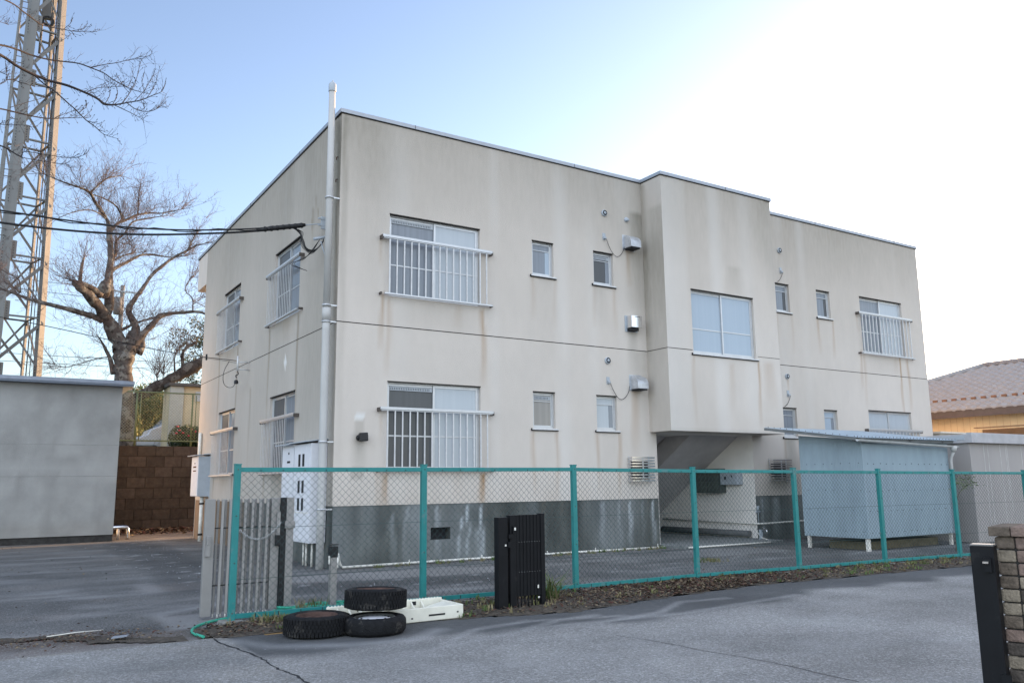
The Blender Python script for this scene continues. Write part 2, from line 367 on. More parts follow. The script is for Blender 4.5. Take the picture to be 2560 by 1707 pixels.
g = MB(); g.box(E0, E1, -.75, EY, -.1, .06); g.done('entrance_step', mat('step_concrete', (.20, .21, .205), .85, var=.2, scale=4, bump=.2), apt, .01)
# coping strip and its dark drip line, shaped round the bay
def strip(path, h0, h1, out, mt, nm, seams=()):
    g = MB()
    for (a, b, nrm) in path:
        a, b, nrm = Vector(a), Vector(b), Vector(nrm)
        d = (b-a)
        g.obox(a+nrm*out+Vector((0, 0, h0)), d, -nrm*(out+.22), (0, 0, h1-h0))
    return g.done(nm, mt, apt)
cp = [((-.03, 0, 0), (BX0-.03, 0, 0), (0, -1, 0)), ((BX0, .19, 0), (BX0, BY-.03, 0), (-1, 0, 0)), ((BX0+.225, BY, 0), (BX1-.225, BY, 0), (0, -1, 0)), ((BX1, BY-.03, 0), (BX1, .19, 0), (1, 0, 0)), ((BX1+.035, 0, 0), (X3+.03, 0, 0), (0, -1, 0)),
      ((0, .225, 0), (0, 11.87, 0), (-1, 0, 0)), ((X3, .225, 0), (X3, 11.87, 0), (1, 0, 0)), ((-.03, 12.1, 0), (X3+.03, 12.1, 0), (0, 1, 0))]
cp[3] = ((BX1, BY-.03, 0), (BX1, .19, 0), (1, 0, 0))
strip(cp, ZT, ZT+.075, .03, M['coping'], 'coping')
strip([(Vector(a), Vector(b), n) for a, b, n in cp], ZT-.018, ZT-.001, .012, M['joint'], 'drip_edge')
for x, yy in ((1.5, 0), (5.4, 0), (9.4, BY), (13.6, 0), (17.2, 0)): MB().box(x, x+.008, yy-.034, yy-.028, ZT+.002, ZT+.076).done('coping_seam', M['joint'], apt)
for y in (2.4, 6.2, 9.6): MB().box(-.034, -.028, y, y+.008, ZT+.002, ZT+.076).done('coping_seam', M['joint'], apt)
# floor joint line
JZ = 4.31
g = MB()
g.box(-.003, BX0-.004, -.003, .01, JZ, JZ+.016).box(-.003, .01, -.003, D, JZ, JZ+.014)
g.box(BX0-.003, BX0+.01, BY-.003, -.004, JZ, JZ+.014).box(BX0+.011, BW[0]-.03, BY-.003, BY+.01, JZ, JZ+.014).box(BW[1]+.05, BX1, BY-.003, BY+.01, JZ, JZ+.01)
g.box(BX1+.01, X3, -.003, .01, JZ, JZ+.014)
g.done('joint_line', M['joint'], apt)

# ---- windows: parts window > frame, pane, sill, vent ----
def frm(F, u0, u1, z0, z1, w, t, d0, mb):
    """rectangular ring; F(u,z,d) maps to world, d = depth behind wall face"""
    def bx(a, b, c, e):
        o = F(a, c, d0); mb.obox(o, F(b, c, d0)-o, F(a, e, d0)-o, F(a, c, d0+t)-o)
    bx(u0, u1, z0, z0+w); bx(u0, u1, z1-w, z1); bx(u0, u0+w, z0+w, z1-w); bx(u1-w, u1, z0+w, z1-w)
def pane(F, u0, u1, z0, z1, d, mt, parent, name='pane'):
    g = MB(); o = F(u0, z0, d); g.obox(o, F(u1, z0, d)-o, F(u0, z1, d)-o, F(u0, z0, d+.006)-o); return g.done(name, mt, parent)
FF = lambda u, z, d: Vector((u, d, z))
FB = lambda u, z, d: Vector((u, BY+d, z))
FL = lambda u, z, d: Vector((d, u, z))
def window(F, h, kind, mats, sill=True, frill=False, swap=False, silldark=True):
    u0, u1, z0, z1 = h[:4]; d = .055
    g = MB(); frm(F, u0, u1, z0, z1, .035, .07, d, g); W = g.done('window', M['alu'], apt, .003)
    g = MB()
    if kind == 'slide':
        um = (u0+u1)/2
        a, b = (d+.035, d+.01)
        frm(F, u0+.035, um+.02, z0+.035, z1-.035, .04, .022, a if not swap else b, g)
        frm(F, um-.02, u1-.035, z0+.035, z1-.035, .04, .022, b if not swap else a, g)
        zr = z0+.035+(z1-z0)*.36
        for ua, ub, dd in ((u0+.075, um-.02, a), (um+.02, u1-.075, b)):
            o = F(ua, zr, dd+.002); g.obox(o, F(ub, zr, dd+.002)-o, F(ua, zr+.028, dd+.002)-o, F(ua, zr, dd+.02)-o)
        g.done('sash', M['alu'], W, .002)
        pane(F, u0+.07, um-.015, z0+.07, z1-.07, a+.012, mats[0], W)
        pane(F, um+.015, u1-.07, z0+.07, z1-.07, b+.012, mats[1], W)
        g = MB()  # dark gap beside the outer sash
        for ua, ub in ((u1-.075, u1-.037),):
            o = F(ua, z0+.036, d+.036); g.obox(o, F(ub, z0+.036, d+.036)-o, F(ua, z1-.036, d+.036)-o, F(ua, z0+.036, d+.04)-o)
        g.done('gasket', M['black_rubber'], W)
    else:
        frm(F, u0+.036, u1-.036, z0+.036, z1-.036, .03, .02, d+.02, g)
        o = F(u0+.066, z1-.20, d+.015); g.obox(o, F(u1-.066, z1-.20, d+.015)-o, F(u0+.066, z1-.185, d+.015)-o, F(u0+.066, z1-.20, d+.03)-o)
        g.done('sash', M['alu'], W, .002)
        pane(F, u0+.06, u1-.06, z0+.06, z1-.06, d+.032, mats[0], W)
        if len(mats) > 1: pane(F, u1-.17, u1-.066, z0+.062, z1-.19, d+.026, mats[1], W)
    # vent strip with slats at the head
    g = MB()
    ue = (u0+u1)/2-.03 if kind == 'slide' else u1-.07
    zt = z1-.08
    if frill:
        o = F(u0+.08, zt-.075, d+.028); g.obox(o, F(ue, zt-.075, d+.028)-o, F(u0+.08, zt, d+.028)-o, F(u0+.08, zt-.075, d+.036)-o)
        g.done('ventilator', M['blind'], W)
        g = MB(); n = int((ue-u0-.12)/.035)
        for i in range(n):
            uu = u0+.1+i*(ue-u0-.14)/n; o = F(uu, zt-.06, d+.025); g.obox(o, F(uu+.012, zt-.06, d+.025)-o, F(uu, zt-.02, d+.025)-o, F(uu, zt-.06, d+.029)-o)
        g.done('ventilator_slots', M['pane_dark'], W)
    else: g.b.free()
    # wall reveal backing so nothing shows behind
    g = MB(); o = F(u0-.02, z0-.02, .135); g.obox(o, F(u1+.02, z0-.02, .135)-o, F(u0-.02, z1+.02, .135)-o, F(u0-.02, z0-.02, .14)-o); g.done('backing', M['dark'], W)
    if sill:
        g = MB(); o = F(u0-.05, z0-.035, -.045); g.obox(o, F(u1+.05, z0-.035, -.045)-o, F(u0-.05, z0-.005, -.045)-o, F(u0-.05, z0-.035, .06)-o)
        g.done('sill', M['aluw'], W, .004)
        g = MB(); o = F(u0-.055, z0-.052, -.03); g.obox(o, F(u1+.055, z0-.052, -.03)-o, F(u0-.055, z0-.036, -.03)-o, F(u0-.055, z0-.052, .01)-o)
        o = F(u0-.062, z0-.052, -.04); g.obox(o, F(u0-.052, z0-.052, -.04)-o, F(u0-.062, z0-.001, -.04)-o, F(u0-.062, z0-.052, .01)-o)
        g.done('sill_seal', M['black_rubber'], W)
    g = MB(); o = F(u0-.003, z1-.014, -.004); g.obox(o, F(u1+.003, z1-.014, -.004)-o, F(u0-.003, z1+.006, -.004)-o, F(u0-.003, z1-.014, .05)-o); g.done('lintel_seal', M['joint'], W)
    return W
window(FF, WIN_BIG[0], 'slide', (M['pane_grey'], M['pane_pale']), False, True)
window(FF, WIN_BIG[1], 'slide', (M['pane_dark'], M['pane_pale']), False, True)
window(FF, WIN_BIGR[0], 'slide', (M['pane_grey'], M['pane_pale']), False)
window(FF, WIN_BIGR[1], 'slide', (M['pane_pale'], M['pane_pale']), False)
for h, mm, fr in zip(SM_L, ((M['pane_grey'], M['pane_blue']), (M['pane_dark'], M['pane_grey']), (M['pane_brown'],), (M['pane_pale'], M['pane_grey'])), (False, True, True, False)): window(FF, h, 'small', mm, True, fr)
for h, mm in zip(SM_R, ((M['pane_grey'], M['pane_dark']), (M['pane_grey'], M['pane_dark']), (M['pane_grey'],), (M['pane_blue'], M['pane_grey']))): window(FF, h, 'small', mm, True)
window(FB, BW, 'slide', (M['pane_blue'], M['pane_blue']), True)
for h, mm in zip(WL, ((M['pane_dark'], M['pane_grey']), (M['pane_dark'], M['pane_grey']), (M['pane_dark'], M['pane_grey']), (M['pane_dark'], M['pane_grey']))): window(FL, (h[0], h[1], h[2], h[3]), 'slide', mm[::-1], False)

# ---- window guards ----
def guard(F, u0, u1, zt, zb, b0, b1, n, fu0, fu1):
    d = -.09; hw, hd = (.011, .011) if F is FF else (.008, .005)
    g = MB()
    def bx(a, b, c, e, da, db):
        o = F(a, c, da); g.obox(o, F(b, c, da)-o, F(a, e, da)-o, F(a, c, db)-o)
    bx(u0, u1, zt-.025, zt+.025, d-.03, d+.03); bx(u0+.05, u1+.0, zb-.01, zb+.022, d-.028, d+.03)
    bx(u0+.02, u1-.02, zt-.045, zt-.026, d-.018, d+.018)
    W = g.done('window_guard', M['alu'], apt, .004)
    g = MB()
    for i in range(n):
        u = b0+(b1-b0)*i/(n-1); o = F(u-hw, zb+.022, d-hd)
        g.obox(o, F(u+hw, zb+.022, d-hd)-o, F(u-hw, zt-.045, d-hd)-o, F(u-hw, zb+.022, d+hd)-o)
    g.done('guard_bars', M['aluw'], W)
    g = MB()
    def b2(a, b, c, e, da, db):
        o = F(a, c, da); g.obox(o, F(b, c, da)-o, F(a, e, da)-o, F(a, c, db)-o)
    for uu in (u0-.02, u1-.01):
        b2(uu, uu+.028, zt-.06, zt+.012, d-.02, .0); b2(uu-.0, uu+.028, zb-.015, zb+.03, d-.0, .0)
    g.done('bracket', M['bracket'], W)
guard(FF, .82, 3.21, 6.02, 4.91, .97, 3.08, 15, 1, 2.98)
guard(FF, .82, 3.21, 2.78, 1.65, .97, 3.08, 15, 1, 2.98)
guard(FF, 15.12, 17.62, 6.01, 4.86, 15.27, 17.5, 15, 1, 2.98)
guard(FF, 15.12, 17.62, 2.76, 1.65, 15.27, 17.5, 15, 1, 2.98)
guard(FL, 1.95, 4.25, 6.04, 4.90, 2.55, 4.15, 15, 1, 2)
guard(FL, 6.58, 8.92, 6.05, 4.93, 7.2, 8.82, 14, 1, 2)
guard(FL, 1.98, 4.3, 2.80, 1.66, 2.6, 4.2, 15, 1, 2)
guard(FL, 6.62, 8.95, 2.82, 1.68, 7.25, 8.85, 14, 1, 2)

# ---- vents, sockets, hoods ----
def roundvent(x, z, r):
    g = MB(); g.lathe([(r, 0), (r, -.03), (r*.82, -.045), (r*.7, -.03), (r*.55, -.03), (r*.5, -.05), (r*.05, -.055)], (x, 0, z), 20, 'y'); o = g.done('round_vent', M['grey_paint'], apt)
    g = MB(); g.lathe([(r*.80, -.047), (r*.62, -.036), (r*.50, -.052)], (x, 0, z), 20, 'y'); g.done('vent_slot', M['dark'], o)
for a in ((6.22, 7.39, .075), (6.19, 4.03, .075), (12.07, 7.36, .075), (12.05, 4.03, .07)): roundvent(*a)
g = MB(); g.lathe([(.055, 0), (.055, -.035), (.03, -.045), (.005, -.047)], (6.86, 0, 7.34), 16, 'y').lathe([(.02, -.04), (.03, -.08), (.005, -.09)], (6.87, 0, 7.32), 10, 'y'); g.done('cable_gland', M['grey_paint'], apt)
def socket(x, z, pts):
    g = MB(); g.box(x-.04, x+.04, -.012, .0, z-.08, z+.08).prism([(x-.03, -.012, z+.0), (x-.03, -.06, z-.02), (x-.03, -.06, z-.055), (x-.03, -.012, z-.06)], (.06, 0, 0)); o = g.done('wall_socket', M['grey_paint'], apt)
    g = MB(); g.tube(pts, .006, 5); g.done('cord', M['cable'], o)
def sag(a, b, s, n=12):
    a, b = Vector(a), Vector(b); return [a.lerp(b, t/n)-Vector((0, 0, s*4*(t/n)*(1-t/n))) for t in range(n+1)]
socket(6.20, 6.84, sag((6.24, -.04, 6.78), (6.75, -.03, 6.62), .28)+[(6.78, -.03, 6.75)])
socket(6.19, 3.59, sag((6.23, -.04, 3.53), (6.75, -.03, 3.38), .26)+[(6.78, -.03, 3.5)])
socket(12.08, 6.82, sag((12.12, -.04, 6.77), (11.9, -.02, 6.5), .06))
socket(12.05, 3.59, sag((12.10, -.04, 3.54), (11.88, -.02, 3.26), .06))
def hood(x, z):
    w, h, dp = .30, .30, .26
    g = MB(); g.box(x-.03, x+w+.03, -.012, 0, z-.03, z+h+.03)
    prof = [(0, h)]+[(-dp*math.sin(a), h*.35+(h*.65)*math.cos(a)) for a in [i*math.pi/2/7 for i in range(1, 8)]]+[(-dp, 0), (0, 0)]
    g.prism([(x, -.012+p[0], z+p[1]) for p in prof], (w, 0, 0)); o = g.done('vent_hood', mat('hood_steel', (.50, .52, .55), .4, .6, var=.25, scale=7), apt, .004)
    g = MB(); g.box(x+.03, x+w-.03, -dp, -.02, z-.03, z-.002); g.done('damper', M['dark'], o)
hood(6.76, 6.64); hood(6.82, 3.43)
g = MB(); g.box(6.72, 7.08, -.012, 0, 4.72, 5.09); o = g.done('vent_box', M['grey_paint'], apt)
g = MB(); g.box(6.76, 7.06, -.2, -.012, 4.80, 5.07); g.done('cover', M['chrome'], o, .006)
g = MB(); g.box(6.78, 7.0, -.15, -.013, 4.735, 4.799).box(6.85, 7.0, -.204, -.2, 5.035, 5.045); g.done('outlet', M['dark'], o)
def grille(x0, x1, z0, z1):
    g = MB(); n = 9; dd = -.17
    for i in range(n):
        z = z0+(z1-z0)*i/(n-1)
        g.box(x0, x1, dd, dd+.012, z-.014, z+.014); g.box(x0, x0+.012, dd+.0121, -.02, z-.014, z+.014); g.box(x1-.012, x1, dd+.0121, -.02, z-.014, z+.014)
    o = g.done('vent_guard', M['chrome'], apt)
    for q in ((x0+.02, x0+.05, -.02, 0, z0-.04, z1+.04), (x1-.05, x1-.02, -.02, 0, z0-.04, z1+.04), (x0+.3, x0+.33, dd+.013, dd+.03, z0-.01, z1+.01)): MB().box(*q).done('guard_post', M['alu'], o)
    g = MB(); g.box(x0+.1, x1-.1, -.05, -.001, z0+.05, z1-.08); g.done('boiler_outlet', M['dark'], o)
grille(6.66, 7.30, 1.44, 1.93); grille(11.14, 11.82, 1.42, 1.90)
# security lamp
g = MB(); g.lathe([(.055, 0), (.055, -.05), (.02, -.06), (.002, -.06)], (.46, 0, 2.24), 14, 'y'); o = g.done('wall_lamp', M['cable'], apt)
g = MB(); g.obox((.42, -.16, 2.17), (.15, -.03, .01), (.02, .10, .0), (-.01, 0, .15)); g.done('lamp_head', mat('black_plastic', (.015, .015, .017), .4), o, .015)
# ---- downpipe on the side wall ----
px, py = -.18, .06
g = MB(); g.tube([(px, py, 0.0), (px, py, 1.2), (px, py, 4.15), (px, py, 4.33)], .068, 16).tube([(px, py, 4.32), (px, py, 4.55)], .076, 16).tube([(px, py, 4.54), (px, py, 8.72)], .062, 16)
o = g.done('vent_pipe', M['galv'], apt)
g = MB(); g.tube([(px, py, 8.70), (px, py, 8.71), (px, py, 8.84), (px, py, 8.87), (px, py, 8.90), (px, py, 8.95)], [.071, .073, .073, .06, .025, .003], 16); g.done('cap', M['grey_paint'], o)
for z in (6.62, 4.60, 4.30, 2.16, 1.0):
    MB().tube([(px, py, z-.015), (px, py, z+.015)], .082, 16).box(px+.06, .0, py-.05, py-.04, z-.012, z+.012).done('clamp', M['alu'], o)
for z in (6.98, 7.42): MB().tube([(-.001, .16, z+.06), (-.03, .16, z+.05), (-.03, .16, z)], .010, 6).done('old_bracket', M['rust'], apt)
# ---- meter cabinets on the side wall ----
def cabinet(y0, y1, z0, z1, x, mt):
    g = MB(); g.box(x, -.004, y0, y1, z0, z1); return g.done('meter_cabinet', mt, apt, .004)
c1 = cabinet(.30, 1.22, .42, 2.15, -.30, M['white_paint'])
g = MB(); g.box(-.312, -.301, .33, 1.19, .45, 2.11); g.done('cabinet_door', M['white_paint'], c1, .002)
g = MB()
for z in (1.75, 1.28, .92+.05):
    for y in (.62, .84): g.box(-.316, -.3125, y, y+.11, z, z+.22)
g.done('meter_slot', M['dark'], c1)
g = MB(); g.obox((-.40, .27, 2.17), (.42, 0, .05), (0, .98, 0), (0, 0, .02)); g.done('rain_lid', M['grey_paint'], c1)
g = MB(); g.box(-.318, -.312, .33, 1.19, .93, .945); g.done('trim', M['pvc'], c1)
c2 = cabinet(1.26, 2.02, 1.15, 2.15, -.28, M['white_paint'])
g = MB(); g.box(-.292, -.281, 1.29, 1.99, 1.18, 2.11); g.done('cabinet_door', M['white_paint'], c2, .002)
g = MB(); g.box(-.296, -.2925, 1.5, 1.68, 1.83, 1.87).box(-.296, -.2925, 1.56, 1.62, 1.99, 2.03).box(-.296, -.2925, 1.54, 1.62, 1.66, 1.70); g.done('meter_slot', M['dark'], c2)
g = MB(); g.obox((-.40, 1.25, 2.16), (.42, 0, .05), (0, .86, 0), (0, 0, .02)); g.done('rain_lid', M['grey_paint'], c2)
for y in (.55, .85, 1.0): MB().tube([(-.15, y, 0), (-.15, y, .42)], .022, 8).done('conduit', M['pvc'], c1)
c3 = cabinet(9.25, 10.1, 1.16, 2.22, -.30, M['grey_paint'])
g = MB(); g.box(-.312, -.301, 9.27, 10.08, 1.18, 2.20); g.done('cabinet_door', M['white_paint'], c3, .002)
g = MB(); g.box(-.316, -.3125, 9.5, 9.85, 1.92, 1.96).box(-.316, -.3125, 9.5, 9.85, 1.82, 1.85).box(-.316, -.3125, 9.62, 9.72, 2.02, 2.05); g.done('meter_slot', M['rust'], c3)
g = MB(); g.obox((-.42, 9.2, 2.23), (.43, 0, .04), (0, .95, 0), (0, 0, .02)).box(-.012, -.001, 9.22, 9.25, 1.1, 2.3); g.done('rain_lid', M['grey_paint'], c3)
MB().tube([(-.15, 9.4, -.05), (-.15, 9.4, 1.16)], .05, 10).done('conduit', M['pvc'], c3)
MB().tube([(-.06, 10.4, 2.0), (-.06, 10.4, 2.9)], .05, 8).done('conduit', M['pvc'], c3)
for z in (.95, .15): MB().tube([(-.15, 9.4, z), (-.15, 9.4, z+.05)], .065, 10).done('clamp', M['cable'], c3)
# things in the entrance
t = thing('mailbox_bank', 'dark green bank of four mailboxes on the wall inside the entrance', 'mailbox', (10.6, 1.4, 1.1))
g = MB(); g.box(10.40, 10.625, .93, 1.78, 1.12, 1.72); g.done('casing', mat('mailbox_green', (.085, .095, .085), .5, .2), t)
for y in (.96, 1.37):
    for z in (1.15, 1.44): g = MB(); g.box(10.385, 10.399, y, y+.37, z, z+.25); g.done('mailbox_door', mat('mailbox_door_green', (.10, .115, .10), .4, .3), t, .003)
t = thing('fuse_box', 'pale grey fuse box beside the mailboxes in the entrance', 'electric box', (10.6, .65, 1.3))
g = MB(); g.box(10.40, 10.625, .36, .90, 1.32, 1.66); g.done('casing', M['grey_paint'], t, .01)
g = MB(); g.box(10.392, 10.399, .5, .53, 1.5, 1.55); g.tube([(10.39, .72, 1.52), (10.39, .72, 1.45)], .03, 8).box(10.392, 10.399, .6, .8, 1.62, 1.64); g.done('door_latch', M['cable'], t)
g = MB(); g.tube([(10.52, .15, .16), (10.52, 3.2, .16)], .075, 12); tag(g.done('drain_pipe', mat('grey_drain', (.12, .12, .12), .6)), 'thick dark grey pipe lying along the floor of the entrance', 'pipe')
g = MB(); g.tube([(10.55, 3.2, .42), (10.55, .0, .40), (10.58, -.1, .40), (10.75, -.12, .40), (12.2, -.12, .42), (13.3, -.12, .43)], .022, 8); tag(g.done('water_pipe', M['pvc']), 'thin white pipe running along the plinth from the entrance to behind the blue shed', 'pipe')
g = MB(); g.tube([(-.02, -.35, .05), (.02, -.28, .26), (.08, -.2, .1), (.15, -.16, .03), (2.2, -.14, .03), (5.2, -.2, .03), (7.45, -.22, .02)], .022, 8)
for x in (1.4, 2.9, 4.4, 5.6, 7.3): g.tube([(x, -.16, .02), (x, -.16, .09)], .012, 6)
tag(g.done('ground_pipe', M['pvc']), 'white pvc pipe lying on the ground along the grey plinth', 'pipe')
g = MB(); g.tube([(7.6, -.8, .03), (9.0, -.82, .03), (10.1, -.82, .03), (10.35, -.6, .04), (10.4, -.3, .1), (10.42, -.2, .2)], .018, 8)
tag(g.done('ground_pipe', M['pvc']), 'white ground pipe before the entrance step, curving up at its right end', 'pipe')
t = thing('standpipe', 'standpipe with a chrome tap at the right side of the entrance', 'tap', (10.4, -.4, 0))
g = MB(); g.box(10.37, 10.43, -.33, -.27, -.02, .28); g.done('post', M['grey_paint'], t)
g = MB(); g.tube([(10.40, -.34, .25), (10.40, -.42, .29), (10.40, -.48, .26), (10.40, -.49, .2)], .018, 8).tube([(10.40, -.40, .29), (10.40, -.40, .33)], .01, 6).box(10.36, 10.44, -.41, -.39, .33, .34); g.done('tap', M['chrome'], t)
t = thing('gas_valve', 'small grey gas valve and riser against the right end of the entrance opening', 'valve', (10.7, -.1, .5))
g = MB(); g.tube([(10.62, -.06, .4), (10.62, -.06, .75), (10.66, -.06, .8)], .012, 6).tube([(10.55, -.06, .68), (10.7, -.06, .68)], .02, 8).tube([(10.62, -.06, .7), (10.62, -.06, .82)], .03, 8); g.done('riser', M['grey_paint'], t)

# ---------------- ground, yard, road ----------------
def groundmat(name, col, speck, specka, var, sc, attr, bump=.35):
    m = mat(name, col, .88, var=var, scale=sc, bump=bump, bscale=55, attr=attr, spec=.3)
    n = m.node_tree.nodes; L = m.node_tree.links; b = n['Principled BSDF']
    src = b.inputs['Base Color'].links[0].from_socket
    gm_ = n.new('ShaderNodeNewGeometry')
    sp_ = [k_ for k_ in n if k_.type == 'SEPARATE_COLOR'][0]
    inv = n.new('ShaderNodeMath'); inv.operation = 'SUBTRACT'; inv.inputs[0].default_value = 1; inv.use_clamp = True; L.new(sp_.outputs[1], inv.inputs[1])
    for scl, thr, c_, a_ in ((70, .55, speck, specka), (30, .58, speck, specka*.9), (60, .62, tuple(q*.3 for q in col), .6)):
        z = n.new('ShaderNodeTexNoise'); z.inputs['Scale'].default_value = scl; z.inputs['Detail'].default_value = 2.5; L.new(gm_.outputs['Position'], z.inputs['Vector'])
        if scl == 60:
            add = n.new('ShaderNodeVectorMath'); add.inputs[1].default_value = (3, 7, 1); L.new(gm_.outputs['Position'], add.inputs[0]); L.new(add.outputs[0], z.inputs['Vector'])
        r = n.new('ShaderNodeMapRange'); r.inputs[1].default_value = thr-.02; r.inputs[2].default_value = thr+.05; r.inputs[4].default_value = a_; L.new(z.outputs['Fac'], r.inputs[0])
        mm = n.new('ShaderNodeMath'); mm.operation = 'MULTIPLY'; L.new(r.outputs[0], mm.inputs[0]); L.new(inv.outputs[0], mm.inputs[1])
        k = n.new('ShaderNodeMix'); k.data_type = 'RGBA'; L.new(mm.outputs[0], k.inputs[0]); L.new(src, k.inputs[6]); k.inputs[7].default_value = (*c_, 1); src = k.outputs[2]
    z = n.new('ShaderNodeTexNoise'); z.inputs['Scale'].default_value = .55; z.inputs['Detail'].default_value = 5; L.new(gm_.outputs['Position'], z.inputs['Vector'])
    r = n.new('ShaderNodeMapRange'); r.inputs[1].default_value = .35; r.inputs[2].default_value = .65; r.inputs[3].default_value = .80; r.inputs[4].default_value = 1.18; L.new(z.outputs['Fac'], r.inputs[0])
    k = n.new('ShaderNodeMix'); k.data_type = 'RGBA'; k.blend_type = 'MULTIPLY'; k.inputs[0].default_value = 1; L.new(src, k.inputs[6]); L.new(r.outputs[0], k.inputs[7]); L.new(k.outputs[2], b.inputs['Base Color'])
    return m
def v2(x, y, s=0):
    i, j = math.floor(x), math.floor(y); fx, fy = x-i, y-j; fx = fx*fx*(3-2*fx); fy = fy*fy*(3-2*fy)
    h = lambda a, b: (math.sin(a*127.1+b*311.7+s*17.3)*43758.5453) % 1
    return (h(i, j)*(1-fx)+h(i+1, j)*fx)*(1-fy)+(h(i, j+1)*(1-fx)+h(i+1, j+1)*fx)*fy
def fb(x, y, s=0): return .5*v2(x, y, s)+.28*v2(x*2.1, y*2.1, s+1)+.22*v2(x*4.3, y*4.3, s+2)
def segd(p, a, b):
    ax, ay = b[0]-a[0], b[1]-a[1]; t = clamp(((p[0]-a[0])*ax+(p[1]-a[1])*ay)/(ax*ax+ay*ay)); return math.hypot(p[0]-a[0]-t*ax, p[1]-a[1]-t*ay)
def pline(p, pts, w): return max(0, 1-min(segd(p, a, b) for a, b in zip(pts, pts[1:]))/w)
asph = groundmat('old_asphalt', (.088, .088, .085), (.28, .28, .28), .5, .25, 1.6, ((.16, .115, .085), (.032, .034, .038), (.26, .262, .262)))
def flat_grid(name, x0, x1, y0, y1, st, z, stain, m, inside=None):
    bm = bmesh.new(); cl = bm.loops.layers.float_color.new('stain')
    X, Y = linsp(x0, x1, st), linsp(y0, y1, st); V = {}; Cc = {}
    for i in range(len(X)-1):
        for j in range(len(Y)-1):
            if inside and not inside((X[i]+X[i+1])/2, (Y[j]+Y[j+1])/2): continue
            q = [(i, j), (i+1, j), (i+1, j+1), (i, j+1)]
            for k in q:
                if k not in V:
                    x_, y_ = X[k[0]], Y[k[1]]
                    V[k] = bm.verts.new((x_, y_, z(x_, y_) if callable(z) else z)); Cc[k] = tuple(clamp(a) for a in stain(x_, y_))+(1,)
            f = bm.faces.new([V[k] for k in q])
            for lp, k in zip(f.loops, q): lp[cl] = Cc[k]
    me = bpy.data.meshes.new(name); bm.to_mesh(me); bm.free(); me.materials.append(m)
    o = bpy.data.objects.new(name, me); C.objects.link(o); return struct(o)
def st_yard(x, y):
    p = (x, y); n1 = fb(x*1.1, y*1.6, 3); n2 = fb(x*3, y*3, 5)
    r = .55*clamp((y-7)/5)*clamp(1.2-n1)+.25*(n1 > .6)*(n1-.6)*4
    g = .7*max(0, n2-.52)*2+.4*max(0, .45-n1)
    b = .85*max(0, fb(x*.8, y*2.4, 9)-.50)*2.2
    # worn concrete corner by the gate, pale band towards the building
    wv = .25*(fb(x*2, y*2, 11)-.5)
    if x > -3.5+wv and x < -1.5 and -4.95 < y < -3.9+wv: b = max(b, .75); r = .25
    if x > -3.2 and abs(y+1.2+.12*(x+2)+wv) < .5 and x < 3: b = max(b, .55); r = max(r, .35)
    b = max(b, .8*pline(p, [(-3.4, -3.7), (-2.5, -3.2), (-1.2, -3.1), (.6, -3.3)], .25))
    b = max(b, .6*pline(p, [(3.4, -3.3), (5.1, -3.52), (6.14, -3.67)], .07), .7*pline(p, [(5.1, -2.9), (6.3, -3.1), (7.9, -2.2), (8.8, -1.1)], .06))
    if 6.6 < x < 9.0+wv and -2.4 < y < -.95: b = max(b, .5)
    # gravelled trench
    d = pline(p, [(-1.7, 11.4), (-1.9, 7), (-2.0, 3), (-2.2, -1.6), (-1, -2.6), (2, -3.0)], .85)
    if d > .15: b *= .3; g = max(g, .5*min(1, d*2)*(.5+n2))
    if d > .3 and (math.sin(x*91.7+y*57.3)*4375.3) % 1 > .97: b = .7; g = 0
    # soil along the edges
    r = max(r, .9*pline(p, [(-4.9, -4.75), (-4.35, -4.7), (-4.1, -5.2), (-3.6, -5.5)], .38)*(n2+.35))
    if y > 13.5: r = 1; b *= .3
    if y < -4.9: r = max(r, .5)
    if abs(y) < .35 and x > 0: r = max(r, .35); g = max(g, .4)
    return r, g, b
flat_grid('yard', -9, 20, -5.7, 16, .14, 0, st_yard, asph)
road_m = groundmat('worn_road_concrete', (.21, .207, .198), (.44, .44, .435), .5, .18, 1.3, ((.20, .17, .12), (.085, .088, .09), (.33, .335, .335)), .6)
def kerb_y(x):
    P = [(-30, -5.65), (-3.4, -5.62), (-2.9, -5.75), (-1.2, -5.95), (.4, -6.38), (2.2, -6.10), (3.9, -5.95), (6.3, -6.12), (8.3, -6.25), (30, -7.0)]
    for a, b in zip(P, P[1:]):
        if a[0] <= x <= b[0]: return a[1]+(b[1]-a[1])*(x-a[0])/(b[0]-a[0])
    return -6
def st_road(x, y):
    n1 = fb(x*.9, y*1.4, 13); n2 = fb(x*2.6, y*2.6, 15); p = (x, y)
    k = kerb_y(x)-y
    g = 0; r = 0
    wid = 1.0+.9*(fb(x*.7, 3.3, 17)-.35)
    if x > -3.1: g = 1.0*clamp((wid-k)/.3)*(.85+.4*n2)      # smooth dark newer strip beside the kerb
    b = .5*max(0, n1-.47)*2*clamp(k-.5)
    if x < -3.12:
        g = max(g, .5*max(0, n2-.4)*2); r = .5*max(0, fb(x*1.5, y*1.5, 19)-.45)*2
    g = max(g, .55*max(0, fb(x*.6, y*1.1, 23)-.55)*3)
    b = max(b, .5*pline(p, [(-3.1, -5.95), (-2.9, -6.4), (-2.3, -6.75), (-1.7, -6.85), (-1.3, -6.5)], .16))
    for pl in ([(-.6, -7.0), (.0, -6.72), (.5, -6.68)], [(-1.6, -7.2), (-1.0, -6.7), (-.3, -6.6), (.7, -6.9)], [(.2, -7.1), (1.2, -6.95), (1.9, -6.5), (2.6, -6.6)], [(-1.8, -7.35), (-.4, -7.0), (1.4, -7.15), (3.5, -6.9)]):
        q = pline(p, pl, .09); 
        if q > 0: b = max(b, .30*q); g *= 1-.55*q
    if k < .07: r = .5
    return r, g, b
